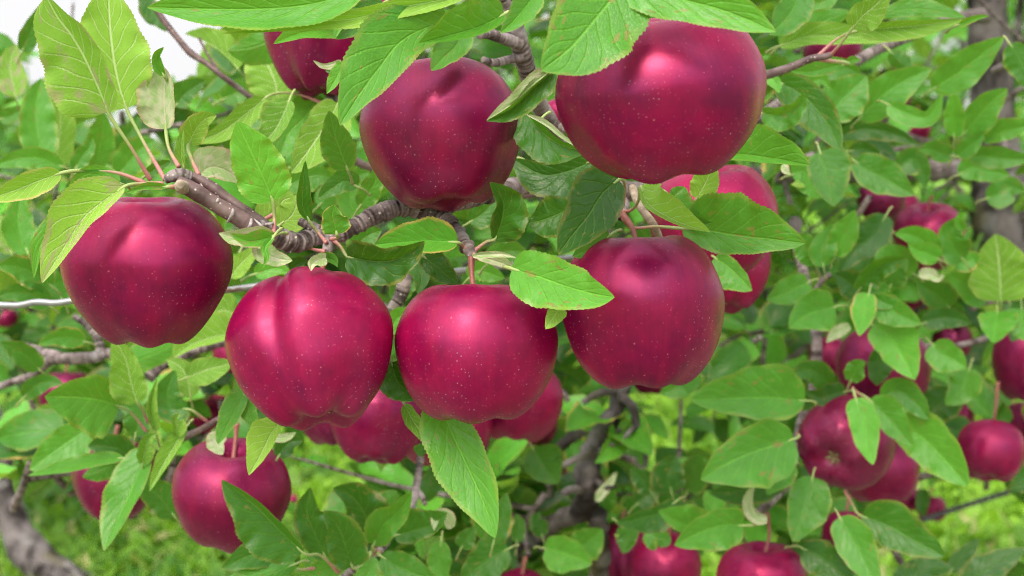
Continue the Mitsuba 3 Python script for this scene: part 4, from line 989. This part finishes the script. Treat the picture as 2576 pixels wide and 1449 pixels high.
lf([(2240, 720), (2250, 690), (2262, 670), (2285, 655)], 26, 34, 1.04, 1.03, s=1, tone=.35)
lf([(2358, 652), (2330, 612), (2290, 590), (2250, 588)], 34, 32, 1.06, 1.05, s=1, tone=.75)
lf([(2362, 652), (2340, 640), (2310, 630), (2284, 615)], 28, 30, 1.05, 1.04, s=1, tone=.85)
lf([(2300, 690), (2270, 670), (2230, 650), (2198, 668)], 30, 44, 1.07, 1.06, s=1, tone=.5, al=-10, ar=10)
lf([(2425, 655), (2400, 625), (2390, 590), (2425, 545)], 36, 44, 1.06, 1.05, s=1, tone=.45, wave=.25)
lf([(2425, 580), (2412, 555), (2420, 540), (2432, 535)], 12, 14, 1.05, 1.04, s=1, tone=.7)
lf([(2400, 650), (2430, 660), (2450, 650), (2452, 670)], 24, 26, 1.08, 1.08, s=1, tone=.7, kind=3)
lf([(2518, 758), (2516, 700), (2512, 650), (2504, 588)], 74, 78, 1.10, 1.08, s=0, tone=.55, al=12, ar=12)
lf([(2485, 750), (2460, 740), (2420, 710), (2382, 688)], 34, 44, 1.12, 1.10, s=1, tone=.65)
lf([(2480, 700), (2450, 690), (2415, 690), (2385, 700)], 24, 30, 1.14, 1.13, s=1, tone=.75)
lf([(2508, 784), (2507, 810), (2503, 840), (2500, 864)], 48, 44, 1.10, 1.08, s=1, tone=.65, al=24, ar=20)
lf([(2570, 775), (2572, 800), (2580, 830), (2600, 860)], 40, 40, 1.10, 1.08, s=1, tone=.6)
lf([(2540, 760), (2550, 790), (2560, 820), (2545, 860)], 40, 40, 1.16, 1.15, s=1, tone=.12)
lf([(2390, 775), (2360, 745), (2330, 725), (2306, 705)], 38, 40, 1.12, 1.11, s=1, tone=.3)
lf([(2208, 722), (2218, 745), (2230, 755), (2262, 750)], 30, 30, 1.02, 1.01, s=1, tone=.5)
lf([(2186, 738), (2178, 775), (2172, 810), (2162, 846)], 26, 38, 1.0, .98, s=1, tone=.8, kind=3, al=30, ar=14)
lf([(2190, 762), (2230, 775), (2270, 795), (2318, 816)], 36, 38, 1.02, 1.0, s=1, tone=.6)
lf([(2196, 818), (2240, 850), (2275, 905), (2302, 956)], 60, 50, 1.03, 1.0, s=1, tone=.8, al=16, ar=16)
lf([(2345, 865), (2370, 890), (2400, 905), (2432, 925)], 40, 44, 1.10, 1.09, s=1, tone=.7)
lf([(2318, 815), (2360, 800), (2400, 800), (2445, 815)], 26, 30, 1.10, 1.10, s=1, tone=.2)
lf([(2240, 890), (2220, 910), (2210, 935), (2205, 970)], 34, 34, 1.06, 1.06, s=1, tone=.12)
lf([(2140, 958), (2150, 935), (2160, 920), (2178, 910)], 26, 28, 1.04, 1.03, s=1, tone=.5, wave=.25)
lf([(2090, 975), (2060, 940), (2030, 930), (1984, 950)], 34, 30, 1.08, 1.07, s=1, tone=.3)
lf([(2310, 690), (2340, 690), (2360, 700), (2375, 690)], 16, 14, 1.03, 1.02, s=0, kind=1, tone=.1, label='cream coloured curled leaf edge')
lf([(2138, 820), (2115, 830), (2095, 845), (2078, 862)], 16, 16, 1.06, 1.05, s=0, kind=1, tone=.1)
lf([(1972, 412), (1976, 428), (1988, 438)], 12, 10, .80, .80, s=0, kind=1, tone=.1)
# upper right
lf([(1770, 392), (1850, 388), (1940, 398), (2038, 416)], 92, 16, .68, .64, s=1, tone=.55, al=14, ar=55)
lf([(2010, -15), (1990, 30), (1965, 60), (1935, 88)], 50, 42, .88, .86, s=1, tone=.4)
lf([(1960, 116), (2030, 92), (2130, 92), (2305, 96)], 34, 22, .90, .87, s=0, tone=.6, al=20, ar=40)
lf([(1962, 116), (2010, 80), (2080, 50), (2140, 28)], 36, 36, .92, .90, s=1, tone=.55, al=-10, ar=0)
lf([(2145, 70), (2165, 45), (2200, 15), (2245, -30)], 34, 44, .78, .75, s=0, tone=.6, al=20, ar=20, pet=[(2115, 110, .79), (2090, 138, .80)])
lf([(2158, 78), (2240, 70), (2330, 62), (2425, 48)], 16, 34, .79, .76, s=0, tone=.6, al=60, ar=26, pet=[(2110, 95, .80), (2058, 140, .80)])
lf([(2210, 40), (2290, 22), (2360, 28), (2430, 45)], 26, 20, .80, .78, s=1, tone=.5, al=-10, ar=10)
lf([(2412, 62), (2440, 50), (2465, 42), (2488, 40)], 8, 10, .76, .74, s=1, tone=.7, kind=3, al=40, ar=40)
lf([(2130, 162), (2090, 168), (2040, 180), (1984, 178)], 16, 26, .83, .82, s=1, tone=.6, pet=[(2060, 150, .80)])
lf([(2130, 155), (2150, 150), (2165, 152)], 10, 12, .84, .83, s=1, tone=.6)
lf([(1958, 205), (2020, 240), (2075, 300), (2118, 380)], 44, 60, .86, .83, s=1, tone=.28, al=24, ar=10, pet=[(1930, 195, .87)])
lf([(1918, 285), (1960, 290), (2000, 270), (2024, 232)], 22, 40, .84, .82, s=1, tone=.6, al=50, ar=20, wave=.25)
lf([(1925, 180), (1940, 195), (1955, 215), (1960, 235)], 16, 18, .85, .84, s=1, tone=.9)
lf([(2010, 210), (2040, 205), (2070, 200), (2090, 225)], 16, 18, .90, .90, s=1, tone=.7)
lf([(2080, 300), (2110, 260), (2150, 220), (2180, 190)], 54, 58, .98, .98, s=1, tone=.55)
lf([(2160, 300), (2220, 240), (2280, 200), (2345, 172)], 44, 52, 1.0, .98, s=1, tone=.5, al=16, ar=24)
lf([(2345, 225), (2400, 190), (2460, 145), (2526, 92)], 44, 46, 1.0, .97, s=1, tone=.5)
lf([(2232, 262), (2280, 285), (2330, 295), (2372, 235)], 20, 30, .98, .96, s=1, tone=.75)
lf([(2400, 345), (2402, 310), (2400, 270), (2398, 224)], 26, 26, 1.04, 1.03, s=1, tone=.85, al=30, ar=30)
lf([(2425, 336), (2455, 300), (2490, 260), (2535, 222)], 38, 44, 1.05, 1.03, s=1, tone=.5)
lf([(2470, 352), (2510, 335), (2550, 325), (2610, 312)], 34, 24, 1.05, 1.03, s=1, tone=.55)
lf([(2394, 392), (2365, 385), (2340, 375), (2312, 378)], 24, 28, 1.04, 1.03, s=1, tone=.45)
lf([(2405, 396), (2430, 375), (2455, 355), (2476, 338)], 26, 24, 1.05, 1.04, s=1, tone=.6)
lf([(2438, 392), (2490, 395), (2540, 400), (2600, 400)], 30, 28, 1.06, 1.04, s=1, tone=.45)
lf([(2062, 380), (2075, 420), (2085, 465), (2098, 520)], 66, 44, .92, .90, s=1, tone=.45, al=10, ar=10)
lf([(2150, 405), (2190, 430), (2245, 460), (2300, 492)], 50, 44, .98, .96, s=1, tone=.4, al=10, ar=16)
lf([(2105, 345), (2170, 325), (2240, 335), (2312, 362)], 24, 26, 1.05, 1.03, s=1, tone=.1)
lf([(2135, 380), (2170, 375), (2200, 385), (2215, 395)], 20, 24, 1.08, 1.08, s=1, tone=.1)
lf([(2540, 110), (2560, 140), (2580, 180), (2590, 230)], 30, 40, .95, .95, s=1, tone=.3, al=-10, ar=0)
lf([(2250, 430), (2300, 400), (2320, 430), (2330, 470)], 30, 40, 1.2, 1.2, s=1, tone=.25)
lf([(1990, 440), (2020, 430), (2040, 460), (2060, 500)], 40, 44, .96, .96, s=1, tone=.65)
lf([(2410, 440), (2450, 420), (2490, 430), (2540, 440)], 30, 36, 1.12, 1.12, s=1, tone=.5)
lf([(2010, 0), (2040, 10), (2080, 0), (2110, -20)], 24, 30, .98, .98, s=1, tone=.6)
lf([(2030, 200), (2080, 180), (2120, 170), (2170, 190)], 30, 30, 1.0, 1.0, s=1, tone=.4)
lf([(2480, 500), (2510, 490), (2540, 470), (2576, 480)], 36, 36, 1.2, 1.2, s=1, tone=.45)
lf([(2240, 130), (2260, 150), (2280, 170), (2276, 195)], 22, 22, 1.05, 1.05, s=1, tone=.3, al=-20, ar=-20)


def screen_size(v):
    x, y, d = project(v)
    ok = (x > 0) & (x < 2576) & (y > 0) & (y < 1449)
    return ok.mean() * (np.ptp(x) * np.ptp(y)) ** 0.5


for pts, wl, wr, db, dt, pet, kw in LV:
    (v, f), uv = leaf_px(pts, wl, wr, db, dt, hero=db < .92, **kw)
    k = part(tree, 'leaf', mikit.ply((v, f), 'leaf_material', smooth=True, uv=uv), label=kw.get('label'))
    b, auto = np.array(pts[0], float), False
    if pet:
        P = [at(*q) for q in pet[::-1]] + [at(b[0], b[1], db)]
    elif np.hypot(*(np.array(pts[-1]) - b)) > 60 and kw.get('kind', 0) != 1:
        auto = True
        q = b - (np.array(pts[1], float) - b)
        q = b + (q - b) / np.hypot(*(q - b)) * 34
        P = [at(q[0], q[1] + 6, db + .012), at(*((q + b) / 2), db + .004), at(b[0], b[1], db)]
    else:
        continue
    c = at(*pts[1], db + (dt - db) * .2)
    P.append(P[-1] + (c - P[-1]) * .35)
    if auto and len(pts) and db > .9: P[0] = P[0] + (P[1] - P[0]) * .4
    R = [.0011] + [.00075] * (len(P) - 3) + [.0008, .0005]
    if auto: R = [q * .8 for q in R]
    m, uv = tube(P, R, n=26, sides=8, v01=True, rough=.05, freq=200)
    if auto: uv = uv * np.array([1, .5]) + np.array([0, .5])     # green ones
    part(k, 'petiole', mikit.ply(m, 'petiole_material', smooth=True, uv=uv))

# ------------------------------------------------------------------ the foliage further back: spurs with whorls of leaves on the limbs of the near tree
def gap(x, y, d):
    """True where the photo looks past the canopy to grass or sky."""
    if y < 215 and x < 545: return True
    if x < 230 and y < 330: return True
    if y > 985 and x < 460: return True
    if y > 1110 and 400 < x < 760: return True
    if y > 1130 and 740 < x < 1010: return True
    if 1570 < x < 1780 and 930 < y < 1230: return True
    if x > 2250 and y > 1180: return True
    if 2230 < x < 2440 and 60 < y < 220: return True
    if 2300 < x < 2620 and y < 690 and d < 2.3: return True
    return False


filler = []


def whorl(c, r, n, size, out):
    """A spur with n leaves round it."""
    for q in range(n):
        a = r.uniform(0, 6.283)
        el = r.uniform(-0.5, 0.9)
        d = np.array([math.cos(a) * math.cos(el), math.sin(a) * math.cos(el), math.sin(el)])
        nn = unit(np.array([0, -0.45, 1.0]) + r.normal(0, .45, 3))
        L = size * r.uniform(.65, 1.15)
        b = c + d * r.uniform(.008, .03)
        out.append((b, d, nn, L, L * r.uniform(.24, .31), r.uniform(.2, 1.0), r.uniform(.1, .55), int(r.integers(1, 99999)), r.uniform(0, 1) ** 1.3, 0 if r.random() > .15 else 3, r.normal(0, .5)))


def shoot(c, r, out):
    """A long young shoot with leaves set alternately along it."""
    d = unit(np.array([r.normal(0, .8), r.normal(0, .5), r.uniform(.1, .9)]))
    L = r.uniform(.14, .28)
    P = [c, c + d * L * .5 + np.array([0, 0, .01]), c + d * L + np.array([0, 0, .035])]
    C = spline(P, 12)
    for i in range(1, 12):
        a = i * 2.4
        s = unit(np.cross(d, [.2, .3, .9])); u = np.cross(s, d)
        e = unit(s * math.cos(a) + u * math.sin(a) + d * .6 + np.array([0, 0, -.1]))
        Lf = .075 * r.uniform(.7, 1.1) * (1.05 - .035 * i)
        out.append((C[i] + e * .012, e, unit(np.array([0, -.35, 1.0]) + r.normal(0, .3, 3)), Lf, Lf * r.uniform(.24, .30), r.uniform(.3, 1.0), r.uniform(.1, .5), int(r.integers(1, 99999)), r.uniform(.1, 1), 0, r.normal(0, .4)))
    return tube(P, [.0028, .0022, .0014], n=14, sides=6)


r = np.random.default_rng(21)
spur_mesh = []
count = 0
while count < 620:
    y = r.uniform(1.28, 2.9)
    x = r.uniform(-.43, .43) * y
    z = r.uniform(.95, 2.0)
    c = np.array([x, y, z])
    px, py, d = project(c)
    if gap(px, py, d) or py < -150 or py > 1600: continue
    if px < 700 and py < 420 and d > 1.6: continue
    count += 1
    if r.random() < .22:
        spur_mesh.append(shoot(c, r, filler))
        continue
    whorl(c, r, int(r.integers(5, 9)), .076, filler)
    e = c + np.array([r.normal(0, .05), r.uniform(.02, .08), -r.uniform(.02, .07)])
    spur_mesh.append(tube([e, (e + c) / 2 + r.normal(0, .006, 3), c], [.004, .0032, .0028], n=8, sides=6))
for _ in range(70):     # low spurs in front of the grass, below the middle
    d = r.uniform(1.35, 2.1)
    c = at(r.uniform(980, 1640), r.uniform(1150, 1500), d)
    if gap(*project(c)): continue
    whorl(c, r, 7, .07, filler)
    spur_mesh.append(tube([c + [r.normal(0, .03), .03, -.05], c + r.normal(0, .005, 3) - [0, 0, .02], c], [.004, .0032, .0028], n=8, sides=6))
for _ in range(26):     # and round the lower left apples
    c = at(r.uniform(60, 560), r.uniform(960, 1230), r.uniform(1.2, 1.5))
    whorl(c, r, 5, .066, filler)
    spur_mesh.append(tube([c + [r.normal(0, .03), .03, -.05], c + r.normal(0, .005, 3) - [0, 0, .02], c], [.004, .0032, .0028], n=8, sides=6))
# a little canopy above the frame
for _ in range(170):
    c = np.array([r.uniform(-.9, 1.0), r.uniform(.35, 1.8), r.uniform(1.80, 2.4)])
    px, py, d = project(c)
    if py > -120: continue
    whorl(c, r, 7, .075, filler)

def blocks(a):
    """A loose leaf that would hang right in front of a fruit or of the trunk."""
    x, y, d = project(a[0] + a[1] * a[3] * .5)
    if 2400 < x < 2600 and y < 430 and d < 2.2: return True
    if x < 545 and y < 212: return True
    return any(d < ad and math.hypot(x - ax, y - ay) < aw * .62 for ax, ay, aw, ad in APPLES)


filler = [a for a in filler if not blocks(a)]
have = sum(1 for k in scene if k.startswith(tree + '__leaf') and k.count('__') == 1)
sized = []
for i, a in enumerate(filler):
    px, py, d = project(a[0] + a[1] * a[3] * .5)
    inside = -40 < px < 2616 and -40 < py < 1490
    sized.append((-(a[3] / d) if inside else 1.0, i))
sized.sort()
near = {i for s, i in sized[:max(0, 300 - have)]}
rest = []
for i, a in enumerate(filler):
    b, d0, nn, L, w, droop, fold, seed, tone, kind, tw = a
    m = leaf_3d(b, d0, nn, L, w, droop, fold, seed, nu=15 if i in near else 9, nv=3 if i in near else 2, tone=tone, kind=kind, twist=tw)
    if i in near: part(tree, 'leaf', mikit.ply(m[0], 'leaf_material', smooth=True, uv=m[1]))
    else: rest.append(m)
m, u = join(rest)
part(tree, 'foliage', mikit.ply(m, 'leaf_material', smooth=True, uv=u), label='the many smaller leaves further back in the crown', kind='stuff')
m, u = join(spur_mesh)
part(tree, 'twigs', mikit.ply(m, 'bark_material', smooth=True, uv=u), label='thin twigs further back in the crown', kind='stuff')


# ------------------------------------------------------------------ other trees of the orchard
def crown_leaves(centres, radii, n, size, r, tone0, tone1, flat=.8):
    out = []
    for c, R in zip(centres, radii):
        k = int(n * (R / np.mean(radii)) ** 2 / len(radii))
        d = unit(r.normal(0, 1, (k, 3)))
        q = c + d * (R * r.uniform(.45, 1.05, k) ** .6)[:, None] * np.array([1, 1, flat])
        for p, dd in zip(q, d):
            a = unit(dd * .5 + r.normal(0, .8, 3) + np.array([0, 0, -.2]))
            L = size * r.uniform(.7, 1.25)
            out.append((p, a, unit(dd * .6 + np.array([0, 0, .8]) + r.normal(0, .4, 3)), L, r.uniform(tone0, tone1), int(r.integers(1, 9999))))
    # quick leaves: a folded kite of four triangles
    n = len(out)
    p = np.array([o[0] for o in out]); a = np.array([o[1] for o in out]); nn = np.array([o[2] for o in out]); L = np.array([o[3] for o in out])
    nn = unit(nn - a * (nn * a).sum(1, keepdims=True)); s = np.cross(a, nn)
    w = L * .3
    v = np.stack([p, p + a * (L * .45)[:, None] + s * w[:, None] + nn * (w * .3)[:, None], p + a * (L * .5)[:, None], p + a * (L * .45)[:, None] - s * w[:, None] + nn * (w * .3)[:, None], p + a * L[:, None] - nn * (L * .15)[:, None]], 1).reshape(-1, 3)
    o = np.arange(n)[:, None, None] * 5
    f = (np.array([[0, 2, 1], [0, 3, 2], [1, 2, 4], [3, 4, 2]])[None] + o).reshape(-1, 3)
    # upper side = front
    k = np.array([tone_key(q[4], 0, q[5]) for q in out], float)
    u = np.stack([np.repeat(k, 5) + np.tile([.02, .45, .5, .45, .98], n), np.tile([0, .9, 0, -.9, 0], n)], -1)
    nr = np.cross(v[f[0, 1]] - v[f[0, 0]], v[f[0, 2]] - v[f[0, 0]])
    if nr @ nn[0] < 0: f = f[:, ::-1]
    return (v, f), u


def orchard_tree(label, x, y, h, spread, seed, trunk_w=.07, tones=(.3, .8), n=5000, leaf=.085, base=.55):
    r = np.random.default_rng(seed)
    k = thing('apple_tree', label, 'tree', 'apple trees further back in the orchard')
    g = float(ground_z(x, y))
    top = np.array([x + r.normal(0, .1), y, g + h * .75])
    part(k, 'trunk', tube_shape([[x, y, g - .1], [x + .02, y, g + .4], [x + r.normal(0, .05), y, g + .9], top], [trunk_w * 1.3, trunk_w, trunk_w * .8, trunk_w * .25], 'old_bark_material', n=60, sides=16, rough=.2, freq=14))
    cs, rs = [], []
    for q in range(9):
        a = q * 2.4 + r.uniform(0, .6)
        e = np.array([x + math.cos(a) * spread * r.uniform(.35, .8), y + math.sin(a) * spread * r.uniform(.35, .8), g + h * r.uniform(base - .1, .92)])
        s = np.array([x, y, g + r.uniform(.7, 1.1)])
        if q < 6: part(k, 'limb', tube_shape([s, (s + e) / 2 + np.array([0, 0, .12]), e], [trunk_w * .45, trunk_w * .3, trunk_w * .12], 'old_bark_material', n=24, sides=9, rough=.15, freq=20))
        cs.append(e); rs.append(spread * r.uniform(.32, .55))
    m, u = crown_leaves(cs, rs, n, leaf, r, *tones)
    part(k, 'crown', mikit.ply(m, 'leaf_material', smooth=False, uv=u))
    return k


# the leaning trunk at the lower left
lean = thing('apple_tree', 'grey leaning trunk of the neighbouring tree at the lower left', 'tree', 'apple trees further back in the orchard')
LT = [(-90, 860, 4.5, 50), (-40, 1010, 4.45, 56), (-8, 1100, 4.42, 62), (2, 1190, 4.4, 62), (16, 1270, 4.4, 76), (50, 1350, 4.38, 88), (105, 1420, 4.36, 100), (175, 1490, 4.34, 120)]
P = [at(x, y, d) for x, y, d, w in LT]
P.append(P[-1] + np.array([.10, 0, -.14])); P.append(P[-1] + np.array([.03, 0, -.2]))
part(lean, 'trunk', tube_shape(P, [w * K * d / 2 for x, y, d, w in LT] + [.15, .2], 'old_bark_material', n=200, sides=32, rough=.26, freq=12, seed=8))
part(lean, 'limb', tube_shape([at(12, 1160, 4.36), at(34, 1130, 4.33), at(44, 1108, 4.3)], [.045, .04, .034], 'old_bark_material', n=30, sides=16, rough=.3, freq=18))
rl = np.random.default_rng(5)
cs = [at(-120, 620, 4.6), at(-220, 420, 4.8), at(-40, 480, 5.0), at(-160, 800, 4.7)]
for c in cs: part(lean, 'limb', tube_shape([P[0], (P[0] + c) / 2, c], [.04, .03, .012], 'old_bark_material', n=24, sides=10, rough=.2, freq=16))
m, u = crown_leaves(cs, [.55, .6, .5, .4], 2600, .085, rl, .3, .7)
part(lean, 'crown', mikit.ply(m, 'leaf_material', smooth=False, uv=u))

orchard_tree('low round apple tree across the grass behind the branch tip', -.95, 8.2, 1.85, 1.0, 31, n=4200)
orchard_tree('apple tree behind the middle of the branch, far side of the grass', .6, 8.6, 2.7, 1.4, 32, n=5200, tones=(.4, .9))
orchard_tree('pale yellow green apple tree beyond the trunk at the right', 3.0, 8.5, 3.4, 1.6, 33, n=6200, tones=(.7, 1.0))
orchard_tree('taller apple tree at the far left against the white sky', -4.4, 11.5, 1.75, 1.2, 34, n=5200)
orchard_tree('distant apple tree in the gap left of the middle', -1.0, 13.5, 1.9, 1.4, 35, n=4200)
orchard_tree('distant apple tree behind the upper right leaves', 2.4, 14, 3.6, 1.9, 36, n=4600, tones=(.5, 1.0))
orchard_tree('apple tree far off at the right edge', 5.6, 12.5, 3.6, 1.8, 37, n=4600, tones=(.5, 1.0))
# the wooded edge of the orchard
r = np.random.default_rng(77)
for i, (x, y, h) in enumerate([(-13, 30, 1.3), (-8.5, 32, 1.2), (-4.5, 31, 1.3), (-1, 33, 2.2), (3, 32, 5.5), (7.5, 31, 6.5), (12, 30, 6.0), (16, 32, 5.5)]):
    where = ['furthest left', 'second from the left', 'third from the left', 'fourth from the left', 'fourth from the right', 'third from the right', 'second from the right', 'furthest right'][i]
    k = thing('hedge_tree', 'bushy tree of the far hedge, ' + where, 'tree', 'trees of the far hedge')
    g = float(ground_z(x, y))
    part(k, 'trunk', tube_shape([[x, y, g - .1], [x, y, g + h * .5]], [.18, .1], 'old_bark_material', n=12, sides=10))
    cs = [np.array([x + r.normal(0, 1.2), y + r.normal(0, .6), g + h * q]) for q in (.25, .4, .5, .6, .75)]
    m, u = crown_leaves(cs, [q * (1.0 if h > 3 else .7) for q in (2.0, 1.9, 1.7, 1.6, 1.1)], 2200, .3, r, .3, .8)
    part(k, 'crown', mikit.ply(m, 'leaf_material', smooth=False, uv=u))

# ------------------------------------------------------------------ trellis wires
wire = thing('trellis_wire', 'pale grey wavy trellis wire behind the left apples', 'wire')
W = [(-200, 768, .80), (-60, 764, .80), (0, 767, .80), (45, 768, .80), (90, 760, .80), (140, 762, .80), (185, 756, .80), (300, 748, .805), (430, 742, .81), (560, 731, .815), (615, 724, .82), (800, 700, .83), (1050, 690, .86), (1500, 640, 1.0), (2000, 600, 1.3)]
scene[wire] = tube_shape([at(*q) for q in W], [8.5 * K * .80] * len(W), 'wire_material', n=320, sides=12, rough=.10, freq=60)
labels[wire].update({})
wire2 = thing('trellis_wire', 'dark twisted wire over the grass at the lower right', 'wire')
W2 = [(2120, 1345, 2.3), (2312, 1311, 2.3), (2392, 1284, 2.3), (2480, 1256, 2.3), (2576, 1226, 2.3), (2760, 1170, 2.3)]
C = spline([at(*q) for q in W2], 260)
tt = np.linspace(0, 2 * np.pi * 18, 260)
for s in (0, math.pi):
    off = np.stack([0 * tt, np.cos(tt + s), np.sin(tt + s)], -1) * .0026
    part(wire2, 'strand', tube_shape(C + off, [.0028] * 260, 'wire_dark_material', n=520, sides=7))
scene['wire_dark_material'] = {'type': 'principled', 'base_color': mikit.proc(lambda p, n, uv: mix((0.16, 0.17, 0.19), (0.09, 0.09, 0.10), noise(p.x * 90, p.y * 90, p.z * 90))), 'roughness': 0.5, 'metallic': 0.4}
